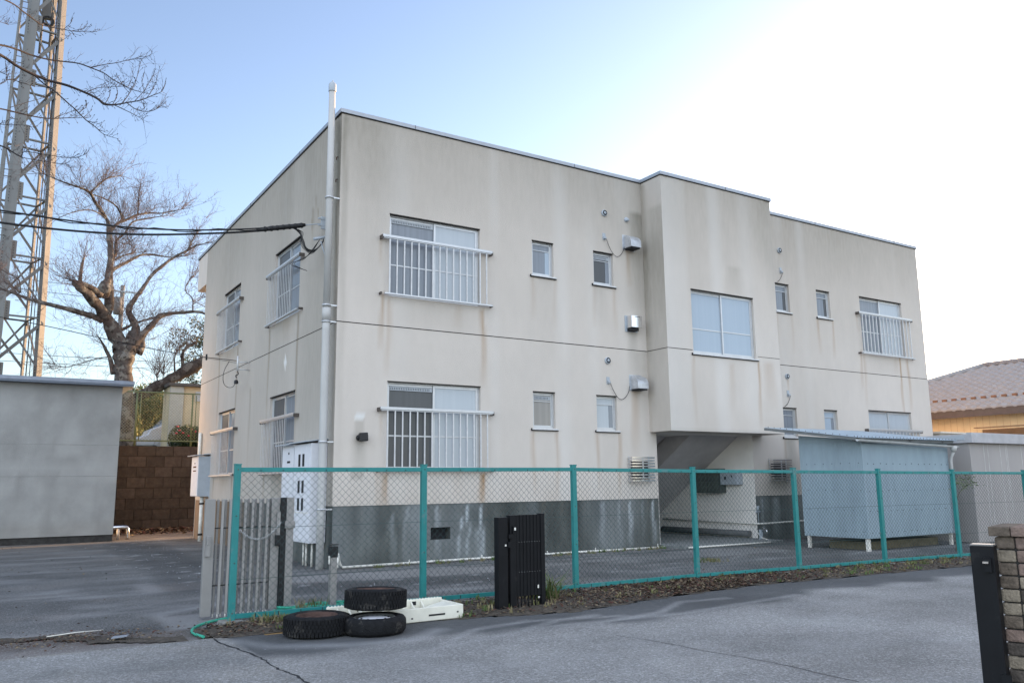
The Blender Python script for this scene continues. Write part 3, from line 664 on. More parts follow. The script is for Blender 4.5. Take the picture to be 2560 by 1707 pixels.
flat_grid('road', -9, 14, -14.6, -5.5, .075, .006, st_road, road_m, lambda x, y: y < kerb_y(x))
g = MB()
for a in ((-400, -9, -400, 400), (20, 400, -400, 400), (-9, 20, 16, 400), (-9, 20, -400, -14.6), (14, 20, -14.6, -5.7)): g.face([(a[0], a[2], -.01), (a[1], a[2], -.01), (a[1], a[3], -.01), (a[0], a[3], -.01)])
g.face([(-9, -14.6, -.01), (14, -14.6, -.01), (14, -5.7, -.01), (-9, -5.7, -.01)])
struct(g.done('ground', mat('far_ground', (.10, .105, .10), .95, var=.3, scale=.8)))
# crack in the road
g = MB(); pts = [(-3.23, -5.7), (-3.24, -5.92), (-3.17, -6.37), (-3.12, -6.91), (-3.13, -7.37), (-3.08, -7.63), (-3.1, -7.92), (-3.04, -8.6), (-3.0, -9.6)]
q = []
for a, b in zip(pts, pts[1:]):
    n = 7
    for i in range(n): t = i/n; q.append((a[0]+(b[0]-a[0])*t+R.uniform(-.012, .012), a[1]+(b[1]-a[1])*t))
q.append(pts[-1])
for a, b in zip(q, q[1:]):
    wa = R.uniform(.004, .013); g.face([(a[0]-wa, a[1], .0085), (b[0]-wa, b[1], .0085), (b[0]+wa, b[1], .0085), (a[0]+wa, a[1], .0085)])
for ln in ([(-.11, -7.77), (-.04, -8.0), (-.01, -8.21), (.03, -8.45), (.02, -8.67), (.10, -9.1), (.14, -9.54), (.11, -9.9), (.12, -10.16)],):
    for a, b in zip(ln, ln[1:]): g.face([(a[0]-.004, a[1], .0085), (b[0]-.004, b[1], .0085), (b[0]+.004, b[1], .0085), (a[0]+.004, a[1], .0085)])
struct(g.done('road_crack', M['dark']))
# strip of soil and leaf litter between fence and road
soil = mat('litter_soil', (.075, .062, .048), .95, var=.5, scale=14, bump=.8, bscale=30)
def strip_z(x, y):
    k = y-kerb_y(x); return   .008+.035*clamp(k/.25)*clamp((-4.98-y)/.15)*(.5+fb(x*5, y*5, 31))
flat_grid('verge', -3.35, 13, -6.6, -4.95, .06, strip_z, lambda x, y: (0, 0, 0), soil, lambda x, y: y > kerb_y(x)+.03*math.sin(x*9) and (x > -3.2 or y < -5.3))
flat_grid('verge', -5.1, -3.45, -5.72, -4.4, .05, lambda x, y: .004+.03*max(0, fb(x*5, y*5, 33)-.3), lambda x, y: (0, 0, 0), soil, lambda x, y: pline((x, y), [(-5.2, -4.65), (-4.45, -4.7), (-4.15, -5.15), (-3.5, -5.56)], .26) > .6*fb(x*6, y*6, 35)+.18)
# leaf litter, pebbles and weeds
def scatter(name, n, pos, size, mats, label, cat, kind='stuff'):
    g = MB()
    for _ in range(n):
        x, y, z = pos(); s_ = R.uniform(*size); a = R.uniform(0, 6.28); t = R.uniform(-.5, .5)
        u = Vector((math.cos(a), math.sin(a), t*.6))*s_; v = Vector((-math.sin(a)*.5, math.cos(a)*.5, R.uniform(-.4, .4)))*s_
        o = Vector((x, y, z)); g.m(R.randrange(len(mats))); g.face([o-u, o-v, o+u, o+v])
    return tag(g.done(name, mats, fixn=False), label, cat, kind=kind)
lm = [mat('leaf_brown', (.085, .05, .03), .9), mat('leaf_red', (.075, .03, .022), .9), mat('leaf_tan', (.19, .145, .09), .9), mat('leaf_dark', (.05, .04, .03), .9)]
def vp():
    while 1:
        x = R.uniform(-3.3, 9.5)
        if R.random() < .5: x = R.gauss(3.0, 1.1)
        y = R.uniform(kerb_y(x)+.02, -5.02)
        if x > -3.2 or y < -5.3: return x, y, strip_z(x, y)+R.uniform(.0, .03)
scatter('leaf_litter', 17000, vp, (.008, .026), lm, 'dead brown and reddish leaves along the foot of the teal fence', 'leaf litter')
scatter('leaf_litter', 1000, lambda: (R.gauss(-4.3, .5), R.gauss(-5.0, .22), .03), (.006, .02), lm, 'dead leaves and soil gathered at the road edge of the yard entrance', 'leaf litter')
scatter('leaf_litter', 1500, lambda: (R.uniform(-2, 1.5), 15.9-abs(R.gauss(0, .9)), R.uniform(.0, .12)), (.03, .09), lm, 'heap of dead leaves at the foot of the brown block wall', 'leaf litter')
scatter('yard_leaves', 380, lambda: (R.uniform(-8, 9), R.uniform(-4.8, 10), .012), (.008, .025), lm, 'dead leaves scattered over the dark yard', 'leaves')
wm = [mat('grit_white', (.50, .52, .55), .9), mat('grit_grey', (.25, .27, .30), .9)]
def gp():
    t = R.random(); P = [(-1.7, 11), (-1.9, 7), (-2.0, 3), (-2.2, -1.6), (-1, -2.6), (2, -3.0), (8.9, -2.4), (9.3, -3.6)]
    k = R.randrange(len(P)-1); a, b = P[k], P[k+1]; return a[0]+(b[0]-a[0])*t+R.gauss(0, .38), a[1]+(b[1]-a[1])*t+R.gauss(0, .3), .012
scatter('gravel', 800, gp, (.005, .015), wm, 'pale stone chips scattered along the dark trench in the yard', 'gravel')
scatter('gravel', 260, lambda: (R.uniform(-5, 5), R.uniform(-9, -6.3), .014), (.003, .007), wm, 'tiny pale chips of grit lying on the road', 'gravel')
gmats = [mat('grass_green', (.10, .15, .045), .8), mat('grass_dry', (.22, .19, .10), .85), mat('grass_olive', (.15, .15, .06), .8)]
def tufts(n, pos, h, label, cat, bl=(8, 18), nm='weeds', kind='stuff', ms=gmats, lean=.5):
    g = MB()
    for _ in range(n):
        x, y, z = pos(); g.m(R.randrange(len(ms)))
        for k in range(R.randint(*bl)):
            a = R.uniform(0, 6.28); hh = R.uniform(.3, 1)*h; wd = .004+.004*R.random(); le = R.uniform(.1, lean)*hh*1.6
            dx, dy = math.cos(a), math.sin(a); o = Vector((x+R.gauss(0, .025), y+R.gauss(0, .025), z))
            sd_ = Vector((-dy, dx, 0))*wd; mdp = o+Vector((dx*le*.4, dy*le*.4, hh*.65)); tp = o+Vector((dx*le, dy*le, hh))
            g.face([o-sd_, o+sd_, mdp+sd_*.8, mdp-sd_*.8]); g.face([mdp-sd_*.8, mdp+sd_*.8, tp])
    return tag(g.done(nm, ms, fixn=False), label, cat, kind=kind)
def vg(xa, xb, ya=None, yb=None):
    def f():
        x = R.uniform(xa, xb); lo = kerb_y(x)+.05; y = R.uniform(lo if ya is None else ya, -5.05 if yb is None else yb); return x, y, strip_z(x, y)
    return f
tufts(90, vg(5.2, 9.2), .06, 'low green weeds along the fence foot at its right end', 'weeds')
tufts(24, vg(-.9, .5), .08, 'dry and green weeds round the foot of the small black gate', 'weeds')
tufts(60, vg(-3, 9), .06, 'sparse weeds along the whole fence foot', 'weeds')
tufts(60, lambda: (R.uniform(.3, 7.4), R.uniform(-.42, -.2), 0), .08, 'small weeds along the white pipe at the plinth', 'weeds')
tufts(20, lambda: (R.gauss(5.9, .2), R.gauss(-3.0, .1), 0), .08, 'small green weeds in the middle of the yard', 'weeds')
tufts(14, lambda: (R.gauss(.62, .12), R.gauss(-5.55, .1), .03), .34, 'long dry grass drooping beside the black gate', 'grass', (10, 22), 'dry_grass', ms=[gmats[1], gmats[1], gmats[0]], lean=1.2)
tufts(10, lambda: (R.gauss(-2.6, .12), R.gauss(-5.25, .07), .02), .13, 'green and dry grass behind the first tyre', 'grass', nm='grass_tuft')
tufts(9, lambda: (R.gauss(-1.95, .15), R.gauss(-4.75, .05), .01), .2, 'yellow green weeds at the foot of the silver gate post', 'weeds')
tag(MB().tube([(-4.55, -4.78, .03), (-4.3, -4.72, .035), (-4.05, -4.62, .02)], .006, 5).done('stick', M['pvc']), 'pale bare stick lying on the soil at the yard entrance', 'stick')
tag(MB().obox((-4.06, -5.28, .03), (.13, -.03, .01), (.03, .10, 0), (0, 0, .006)).done('paper_scrap', wm[1]), 'flat grey scrap of board lying on the soil by the road edge', 'scrap')

# ---------------- teal chain-link fence ----------------
FP = [(-2.90, -4.97, 1.63), (-.74, -5.03, 1.63), (1.42, -5.10, 1.63), (3.57, -5.11, 1.605), (5.54, -5.30, 1.59), (7.54, -5.41, 1.575), (9.42, -5.60, 1.56), (11.5, -5.78, 1.545), (13.6, -5.97, 1.54)]
fence = thing('chain_link_fence', 'teal chain-link fence on square posts between the yard and the road', 'fence', (-2.9, -4.97, 0))
for x, y, z in FP:
    g = MB(); g.box(x-.033, x+.033, y-.030, y+.030, 0.02, z); p_ = g.done('post', M['teal'], fence, .004)
    g = MB(); g.box(x-.036, x+.036, y-.033, y+.033, z, z+.012); g.done('post_cap', M['teal'], p_)
    g = MB()
    for zz in (.12, .62, 1.1, z-.05): g.lathe([(.006, 0), (.006, -.004), (.001, -.005)], (x, y-.0305, zz), 8, 'y')
    g.done('bolt', M['rust'], p_)
    g = MB(); g.box(x-.11, x+.11, y-.11, y+.11, -.05, .05); g.done('footing', mat('footing_concrete', (.22, .215, .20), .9, var=.3, scale=20, bump=.5) if 'foot' not in M else M['foot'], p_, .01)
# wire mesh: one panel built once, then scaled copies
def wire_panel(L, H):
    p = .078; g = MB(); nc = int(L/(p/2)); nr = int(round(H/(p/2)))
    r = .0026
    for c in range(0, nc):
        x0 = c*p/2*1.0
        if c % 1: continue
        pts = []
        for k in range(nr+1):
            s_ = (k+c) % 2
            pts.append((x0+(p/2 if s_ else 0), (.004 if s_ else -.004), k*(p/2)))
        g.tube(pts, r, 3, cap=False)
    return g
for i, (a, b) in enumerate(zip(FP, FP[1:])):
    L = math.hypot(b[0]-a[0], b[1]-a[1])-.06; H = (a[2]+b[2])/2-.07-.08
    if i == 0:
        g = wire_panel(L, H); wo = g.done('wire_mesh', M['wire_teal']); L0, H0 = L, H
    else: wo = wo.copy(); C.objects.link(wo)
    wo.parent = fence
    wo.location = Vector((a[0]+.03, a[1], .08))-fence.location
    wo.rotation_euler = (0, 0, math.atan2(b[1]-a[1], b[0]-a[0])); wo.scale = (L/L0, 1, H/H0)
    d = Vector((b[0]-a[0], b[1]-a[1], b[2]-a[2])).normalized()
    def rail(z, hgt, nm, off=.028):
        A = Vector((a[0], a[1], a[2]-z if z > 0 else -z))+d*.029; Bv = Vector((b[0], b[1], (b[2]-z) if z > 0 else -z))-d*.029
        g = MB(); n_ = Vector((-d.y, d.x, 0))*.036
        g.obox(A-n_/2, Bv-A, n_, (0, 0, hgt)); return g.done(nm, M['teal'], fence, .003)
    ro = rail(.075, .048, 'top_rail'); 
    g = MB()
    for k in range(1, 9):
        q = Vector((a[0], a[1], 0)).lerp(Vector((b[0], b[1], 0)), k/9); zz = a[2]+(b[2]-a[2])*k/9
        g.box(q.x-.004, q.x+.004, q.y-.021, q.y-.019, zz-.068, zz-.05)
    g.done('rail_clip', M['dark'], ro)
    bo = rail(-.062, .048, 'bottom_rail')
    g = MB()
    for k in range(1, 9):
        q = Vector((a[0], a[1], 0)).lerp(Vector((b[0], b[1], 0)), k/9)
        g.box(q.x-.004, q.x+.004, q.y-.021, q.y-.019, .066, .104)
    g.done('rail_clip', M['dark'], bo)
    g = MB()
    for zz in (.45, .97): g.tube([(a[0], a[1]-.012, zz), (b[0], b[1]-.012, zz)], .003, 4)
    g.done('tension_wire', M['wire_teal'], fence)
# kerb blocks under the fence
g = MB()
for a, b in zip(FP, FP[1:]):
    A, Bv = Vector((a[0]+.12, a[1]-.05, -.05)), Vector((b[0]-.12, b[1]-.05, -.05)); n_ = Vector((0, .1, 0)); g.obox(A, Bv-A, n_, (0, 0, .095))
tag(g.done('kerb', mat('kerb_concrete', (.17, .165, .15), .9, var=.3, scale=8, bump=.4), None, .008), 'low weathered concrete kerb under the teal fence', 'kerb')

# ---------------- silver folding gate, its posts and chain ----------------
sil = mat('bronze_grey_aluminium', (.30, .29, .28), .45, .35, var=.06, scale=6)
gt = thing('folding_gate', 'silver grey folding gate pushed together behind the first teal fence post', 'gate', (-3.05, -4.42, 0))
g = MB(); g.box(-3.09, -2.985, -4.45, -4.38, .03, 1.27); g.done('end_stile', sil, gt, .004)
g = MB(); g.box(-2.365, -2.27, -4.44, -4.38, .05, 1.27); g.done('end_stile', sil, gt, .004)
n = 15
for i in range(n):
    x = -2.955+i*(.575/(n-1)); dy = .018*(-1)**i
    g = MB(); g.obox((x-.011, -4.43+dy, .05), (.024, .006*(-1)**i, 0), (0, .028, 0), (.008, 0, 1.215)); sl = g.done('slat', sil, gt)
    g = MB(); g.tube([(x, -4.415+dy, .012), (x, -4.415+dy, .05)], .008, 6); g.done('caster', M['pvc'], sl)
g = MB()
for z in (.34, .95): g.box(-2.98, -2.37, -4.42, -4.41, z, z+.012)
g.done('link_bar', M['cable'], gt)
g = MB(); g.box(-3.075, -3.045, -4.475, -4.451, .66, .78).box(-3.07, -3.03, -4.495, -4.48, .66, .88).box(-3.07, -3.05, -4.5, -4.451, .78, .86); g.done('handle', sil, gt, .004)
t = thing('gate_post', 'tall silver grey post with a black catch at the end of the folding gate', 'post', (-2.15, -4.45, 0))
g = MB(); g.box(-2.205, -2.12, -4.49, -4.41, 0, 1.275); g.done('post', sil, t, .004)
g = MB(); g.box(-2.262, -2.206, -4.48, -4.42, .02, 1.275); g.done('dark_channel', M['cable'], t)  # dark half of the double post
g = MB(); g.box(-2.225, -2.11, -4.515, -4.491, .93, 1.01).box(-2.31, -2.27, -4.48, -4.44, .80, 1.12); g.done('catch', sil, t, .004)
g = MB(); g.box(-2.32, -2.265, -4.50, -4.45, .74, .86); g.done('lock', M['cable'], t, .004)
t = thing('latch_post', 'short grey post with a black padlock and white tag', 'post', (-1.72, -4.72, 0))
g = MB(); g.box(-1.76, -1.685, -4.75, -4.68, 0, .68); g.done('post', sil, t, .004)
g = MB(); g.box(-1.77, -1.68, -4.76, -4.67, .60, .72).box(-1.765, -1.675, -4.765, -4.665, .735, .745); g.done('padlock', M['cable'], t, .004)
g = MB(); g.box(-1.79, -1.775, -4.76, -4.74, .53, .62); g.done('tag', M['pvc'], t)
def chain(pts, nm, label):
    g = MB()
    for i, (a, b) in enumerate(zip(pts, pts[1:])):
        a, b = Vector(a), Vector(b); m_ = (a+b)/2; d = (b-a).normalized(); s_ = d.cross(Vector((0, 0, 1))).normalized() if i % 2 else d.cross(Vector((0, 1, 0))).normalized()
        l, w_ = (b-a).length*.62, .009
        ring = [m_+d*l*math.cos(t*math.pi/4)+s_*w_*math.sin(t*math.pi/4) for t in range(9)]; g.tube(ring, .003, 4, cap=False)
    return tag(g.done(nm, M['alu']), label, 'chain')
chain(sag((-2.72, -4.47, .93), (-2.27, -4.50, 1.0), .14, 26), 'chain', 'steel chain sagging across the silver folding gate')
# ---------------- small black gate beside the fence ----------------
blk = chips(mat('black_gate_paint', (.006, .0065, .008), .5, .0, var=.2, spec=.18), (.014, .014, .015), .62, 6)
bg_ = thing('folding_gate', 'black folding gate stacked closed in front of the teal fence', 'gate', (-.1, -5.9, 0))
g = MB(); g.box(-.275, -.155, -5.97, -5.87, 0, 1.03); g.done('post', blk, bg_, .004)
g = MB(); g.box(-.118, -.035, -5.96, -5.88, .06, 1.05).box(.30, .355, -5.96, -5.88, .03, 1.06); g.done('end_stile', blk, bg_, .003)
for i in range(14):
    x = -.03+i*.0236; g = MB(); g.box(x, x+.0225, -5.955+.006*(i % 2), -5.89, .16, 1.05); sl = g.done('slat', blk, bg_)
    if i % 2: g = MB(); g.tube([(x+.01, -5.92, .02), (x+.01, -5.92, .16)], .008, 6); g.done('caster', blk, sl)
g = MB()
for z in (.42, .75):
    for i in range(9): g.box(.0+i*.035, .004+i*.035, -5.9575, -5.956, z, z+.004)
g.done('rivet', M['alu'], bg_)
g = MB(); g.box(-.15, -.09, -5.985, -5.961, .80, .84).box(-.16, -.12, -5.99, -5.972, .70, .76).box(-.09, -.05, -5.98, -5.961, .85, .93); g.done('lock', blk, bg_)
g = MB(); g.box(-.075, -.055, -5.985, -5.981, .885, .915).box(-.195, -.175, -5.975, -5.971, .715, .735).box(.245, .262, -5.962, -5.958, .235, .27).box(.25, .27, -5.962, -5.958, .125, .145); g.done('sticker', M['pvc'], bg_)
g = MB(); g.tube([(-.135, -5.9, .03), (-.135, -5.9, .74)], .008, 6); g.done('drop_bolt', M['alu'], bg_)
# ---------------- brick pillar, black gate and lamp at the right ----------------
pa = Vector((.951, .309, 0)); pb = Vector((.309, -.951, 0)); p0 = Vector((-.02, -11.28, 0))
pil = thing('brick_pillar', 'low brown brick pillar with a projecting brick cap at the right edge of the road', 'pillar', p0)
bm_ = [mat('brick_brown', (.125, .098, .075), .9, var=.35, scale=22, bump=.6, bscale=60), mat('brick_tan', (.24, .20, .15), .9, var=.3, scale=22, bump=.6, bscale=60), mat('brick_dark', (.075, .062, .052), .9, var=.35, scale=22, bump=.6, bscale=60), mat('brick_rose', (.19, .135, .11), .9, var=.3, scale=22, bump=.6, bscale=60)]
g = MB(); g.obox(p0+pa*.012+pb*.012, pa*.386, pb*.386, (0, 0, 1.05)); g.done('mortar', mat('mortar', (.03, .028, .026), .95, var=.3, scale=30), pil)
g = MB(); W = .41
z = .0; row = 0
while z < 1.04:
    hh = .071
    for side in range(4):
        o, d, nn = [(p0, pb, pa), (p0+pb*W, pa, -pb), (p0+pa*W+pb*W, -pb, -pa), (p0+pa*W, -pa, pb)][side]
        u = 0
        cuts = ([.10, .30] if row % 2 == 0 else [.10, .205, .305])
        cuts = [0]+cuts+[W]
        for a, b in zip(cuts, cuts[1:]):
            g.m(R.choice((0, 0, 1, 1, 2, 3))); j = R.uniform(-.003, .003); e = R.uniform(.002, .004)
            aa = a+(e if a > 0 else (.0 if side % 2 == 0 else .1)); 
            if aa >= b-e: continue
            g.obox(o+d*aa-nn*(.004+j)+Vector((0, 0, z+e/2)), d*(b-(e if b < W else 0)-aa), nn*.06, (0, 0, hh-R.uniform(0, .004)))
    z += .0757; row += 1
g.done('brickwork', bm_, pil, .010)
g = MB(); g.m(3); n = 4
for i in range(n):
    g.m((0, 3, 0, 3)[i]); g.obox(p0-pa*.03-pb*.03+pb*(i*.1175)+Vector((0, 0, 1.06)), pa*.47, pb*.1135, (0, 0, .056))
g.done('cap', bm_, pil, .006)
gp_ = p0-pa*.075-pb*.02+Vector((0, 0, 0))
rg = thing('gate_leaf', 'tall black metal gate stile folded against the brick pillar', 'gate', gp_)
g = MB(); g.obox(gp_-pa*.045+pb*-.10+Vector((0, 0, .02)), pa*.105, pb*.125, (0, 0, .985)); g.done('stile', blk, rg, .004)
g = MB(); g.obox(gp_-pa*.045+pb*-.10+Vector((0, 0, 1.006)), pa*.105, pb*.125, (0, 0, .010)); g.done('stile_cap', mat('cap_highlight', (.16, .155, .15), .35, .1), rg, .002)  # paler colour paints the highlight on top of the black stile
g = MB(); g.obox(gp_-pa*.075+pb*-.03+Vector((0, 0, .86)), pa*.03, pb*.04, (0, 0, .08)); g.obox(gp_-pa*.06+pb*.0+Vector((0, 0, .24)), pa*.015, pb*.05, (0, 0, .05)); g.done('latch', blk, rg)
g = MB(); g.obox(gp_-pa*.095+pb*-.03+Vector((0, 0, .91)), pa*.03, pb*.03, (0, 0, .012)); g.done('lock_cap', M['chrome'], rg)
lp = p0+pa*.16+pb*.05+Vector((0, 0, 0))
lt = thing('globe_lamp', 'white globe lamp on a black stem beside the brick pillar, cut by the frame edge', 'lamp', (.17, -11.36, 1.1))
lc = Vector((.225, -11.42, 1.25))
g = MB(); g.lathe([(.001, -.058), (.035, -.055), (.055, -.03), (.063, 0), (.055, .035), (.035, .055), (.001, .065)], lc, 20); g.done('globe', mat('opal_glass', (.75, .78, .8), .15), lt)
g = MB(); g.lathe([(.066, -.052), (.064, -.058), (.03, -.075), (.018, -.12), (.018, -.15)], lc, 16); g.done('stem', blk, lt)

# ---------------- tyres, crate, hose ----------------
rub = chips(mat('tyre_rubber', (.0095, .0098, .011), .8, spec=.2, var=.4, scale=25, bump=.4, bscale=90), (.035, .033, .031), .56, 7)
def tyre(loc, rr, h, rot, label, rimm, hub, treads=True, rim_in=.65):
    t = thing('tyre', label, 'tyre', loc, 'used car tyres dumped by the fence'); t.rotation_euler = rot
    def put(o):
        o.location = (0, 0, 0); return o
    def dn(g, name, m, parent=t, bev=0):
        bmesh.ops.recalc_face_normals(g.b, faces=g.b.faces); me = bpy.data.meshes.new(name); g.b.to_mesh(me); g.b.free(); me.materials.append(m); o = bpy.data.objects.new(name, me); C.objects.link(o); o.parent = parent; return o
    ri = rr*rim_in
    g = MB(); g.lathe([(ri, .03), (ri*1.03, .012), (rr*.8, .002), (rr*.93, .012), (rr*.985, .035), (rr, .06), (rr, h-.06), (rr*.985, h-.035), (rr*.93, h-.012), (rr*.8, h-.002), (ri*1.03, h-.012), (ri, h-.03), (ri*.97, h/2), (ri, .03)], n=64)
    dn(g, 'tread', rub)
    if treads:
        g = MB(); n = 56
        for k in range(n):
            for z0_, z1_, of in ((.022, .062, 0), (.068, h/2-.004, .5), (h/2+.004, h-.068, 0), (h-.062, h-.022, .5)):
                a = 2*math.pi*(k+of)/n; a2 = a+2*math.pi/n*.72; r0, r1 = rr*.98, rr+.007
                v = [Vector((math.cos(q)*r_, math.sin(q)*r_, 0)) for q in (a, a2) for r_ in (r0, r1)]
                g.obox(v[0]+Vector((0, 0, z0_)), v[2]-v[0], v[1]-v[0], (0, 0, z1_-z0_))
        dn(g, 'tread_block', rub)
    g = MB(); g.lathe([(ri*1.02, h-.02), (ri*.98, h-.012), (ri*.93, h-.02), (ri*.9, h-.035), (ri*.86, h*.70), (ri*.66, h*.68), (ri*.58, h*.80), (ri*.32, h*.84), (ri*.28, h*.74), (.001, h*.74)], n=40); rim = dn(g, 'rim', rimm)
    g = MB()
    for k in range(8):
        a = k*math.pi/4; q = Vector((math.cos(a), math.sin(a), 0))*ri*.74+Vector((0, 0, h*.70)); g.lathe([(.022, 0), (.001, .001)], q, 10)
    dn(g, 'vent_hole', M['dark'], rim)
    if hub:
        g = MB(); g.lathe([(ri*.80, h-.055), (ri*.78, h-.03), (ri*.6, h-.022), (ri*.3, h-.016), (.001, h-.012)], n=40); dn(g, 'hub_cap', M['white_paint'], rim)
        g = MB()
        for k in range(9):
            a = k*.698; g.obox(Vector((math.cos(a), math.sin(a), 0))*ri*.66+Vector((-.012, -.008, h-.026)), (.03, 0, 0), (0, .016, 0), (0, 0, .006))
        dn(g, 'hub_slot', M['dark'], rim)
    return t
rustrim = mat('rusty_rim', (.085, .05, .04), .8, .3, var=.4, scale=14)
greyrim = mat('dull_rim', (.22, .22, .21), .5, .5, var=.25, scale=10)
tyre((-2.37, -6.05, .006), .305, .195, (0, 0, .3), 'worn tyre with a rusty brown wheel lying flat, left of the stack', rustrim, False)
tyre((-1.88, -6.29, .006), .305, .165, (0, 0, 1), 'smooth tyre with a white hub cap lying under the upper tyre', greyrim, True, False)
tyre((-1.79, -6.10, .195), .300, .205, (.05, .02, 2), 'upper tyre of the stack, its rusty wheel facing up', rustrim, False)
cr = mat('white_plastic', (.72, .70, .60), .55, var=.08, scale=8)
ct = thing('plastic_crate', 'dirty white moulded plastic tray lying behind the stacked tyres', 'crate', (-1.4, -5.8, 0)); 
g = MB()
x0, x1, y0, y1, hh = -2.08, -.75, -6.02, -5.50, .15
g.box(x0, x1, y0, y0+.03, .012, hh).box(x0, x1, y1-.03, y1, .012, hh+.02).box(x1-.03, x1, y0+.03, y1-.03, .012, hh).box(x0, x0+.03, y0+.03, y1-.03, .012, hh).box(x0+.03, x1-.03, y0+.03, y1-.03, .02, .05)
g.done('tray', cr, ct, .008)
g = MB()
for i in range(9):
    x = x0+.1+i*.12; g.prism([(x, y1-.031, .155), (x, y1-.14, .075), (x, y1-.22, .052), (x, y1-.031, .052)], (.018, 0, 0))
g.prism([(x1-.031, y0+.04, .14), (x1-.2, y0+.06, .10), (x1-.32, y0+.1, .055), (x1-.031, y0+.05, .052)], (0, .38, 0))
g.box(x0+.03, x1-.03, y0+.03, y0+.13, .051, .105)
g.done('rib', cr, ct, .006)
g = MB(); g.box(-1.16, -.97, y0-.002, y0, .06, .078).box(-1.36, -1.34, y0-.002, y0, .045, .06).box(-.83, -.81, y0-.002, y0, .07, .085).box(-1.12, -1.07, y1-.033, y1-.0305, .11, .15).box(-1.75, -1.72, y1-.033, y1-.0305, .1, .13); g.done('slot', M['dark'], ct)
g = MB()
for i in range(36):
    x = x0+.02+i*.036; g.lathe([(.009, hh+.018), (.007, hh+.026+.004*R.random()), (.001, hh+.028)], (x, y1-.015, 0), 6)
g.done('rim_stud', cr, ct)
hm = mat('green_hose', (.03, .33, .22), .4, var=.1, scale=10)
ho = thing('garden_hose', 'green garden hose coiled behind the tyres, its end trailing past the fence post', 'hose', (-2, -4.7, 0))
g = MB(); pts = [(-3.31, -5.62, .02), (-3.345, -5.45, .02), (-3.34, -5.2, .02), (-3.24, -4.95, .02), (-3.05, -4.72, .02), (-2.85, -4.60, .02), (-2.6, -4.62, .02), (-2.35, -4.7, .03)]
def smooth(pts, it=2):
    for _ in range(it):
        q = [pts[0]]
        for a, b in zip(pts, pts[1:]):
            a, b = Vector(a), Vector(b); q += [a.lerp(b, .25), a.lerp(b, .75)]
        pts = q+[pts[-1]]
    return pts
g.tube(smooth(pts), .0145, 8); g.done('trailing_end', hm, ho)
g = MB(); P = []
for k in range(150):
    a = k*.22; rr_ = .17+.05*math.sin(k*.37)+.03*math.sin(k*.9); P.append((-1.9+rr_*1.9*math.cos(a)+.05*math.sin(k*.13), -4.62+rr_*.75*math.sin(a), .02+.0009*k*.45+.012*math.sin(k*.8)))
P += [(-1.5, -4.9, .04), (-1.45, -5.1, .05), (-1.5, -5.3, .04)]
g.tube(smooth(P, 1), .0145, 7); g.done('coil', hm, ho)

# ---------------- blue corrugated shed ----------------
def corrugated(o, u, v, pitch, amp, nrm, step=None):
    """corrugated sheet mesh builder; o origin, u across the waves, v along them"""
    bm = MB(); o, u, v, nrm = Vector(o), Vector(u), Vector(v), Vector(nrm); L = u.length; n = max(8, int(L/pitch*6)); un = u/n
    prev = None
    for i in range(n+1):
        a = o+un*i+nrm*amp*math.sin(2*math.pi*(L*i/n)/pitch); q = (bm.b.verts.new(a), bm.b.verts.new(a+v))
        if prev: f = bm.b.faces.new((prev[0], q[0], q[1], prev[1])); f.smooth = True
        prev = q
    return bm
blue = mat('faded_blue_sheet', (.27, .34, .38), .65, .0, var=.10, scale=3.5, stretch=4, bump=.05)
sh = thing('corrugated_shed', 'pale blue corrugated metal lean-to shed on short white legs', 'shed', (9.78, -3.55, 0))
SX0, SX1, SY0, SY1 = 9.78, 12.82, -3.58, -2.05
corrugated((SX0, SY0, .25), (SX1-SX0, 0, 0), (0, 0, 1.93), .038, .007, (0, -1, 0)).done('wall_sheet', blue, sh, fixn=False)
g = corrugated((SX0, SY0, .25), (0, SY1-SY0, 0), (0, 0, 1.93), .038, .007, (-1, 0, 0))
g.prism([(SX0, SY0, 2.18), (SX0, SY1, 2.18), (SX0, SY1, 2.36), (SX0, SY0, 2.2)], (.004, 0, 0)); g.done('wall_sheet', blue, sh, fixn=False)
g = MB(); g.face([(SX1, SY0, .25), (SX1, SY1, .25), (SX1, SY1, 2.3), (SX1, SY0, 2.18)]).normal_update; g.face([(SX0, SY1, .25), (SX1, SY1, .25), (SX1, SY1, 2.3), (SX0, SY1, 2.3)]); g.done('wall_sheet', blue, sh)
g = MB()
for z in (1.72, 1.18, .78, .36):
    for i in range(14): x = SX0+.12+i*(SX1-SX0-.2)/13+R.uniform(-.02, .02); g.lathe([(.010, 0), (.006, -.010)], (x, SY0-.004, z+R.uniform(-.01, .01)), 6, 'y')
    for i in range(7): y = SY0+.1+i*.21; g.lathe([(.010, 0), (.006, -.010)], (SX0-.004, y, z+.02), 6, 'x')
g.done('screw', M['dark'], sh)
for q in ((9.80, 9.88, -3.54, -3.48), (9.80, 9.86, -2.15, -2.09), (12.72, 12.78, -3.54, -3.48)): MB().box(*q, -.02, .26).done('leg', M['pvc'], sh)
rz = lambda y: 2.235+(y+3.72)*(.335/2.3)
g = corrugated((9.45, -3.72, rz(-3.72)), (12.98-9.45, 0, 0), (0, 2.32, rz(-1.4)-rz(-3.72)), .075, .010, (0, -.14, .99)); 
g.done('roof_sheet', mat('zinc_roof_sheet', (.42, .50, .56), .45, .3, var=.15, scale=3), sh, fixn=False)
g = MB()
g.obox((9.43, -3.70, rz(-3.7)-.06), (.02, 0, 0), (0, 2.28, .332), (0, 0, .05)); g.box(9.46, 12.95, -3.66, -3.60, rz(-3.63)-.075, rz(-3.63)-.018)
for x in (10.0, 11.3, 12.5): g.obox((x, -3.66, rz(-3.66)-.08), (.045, 0, 0), (0, 2.2, .32), (0, 0, .05))
g.done('rafter', mat('grey_timber', (.16, .17, .17), .9), sh)
g = MB()
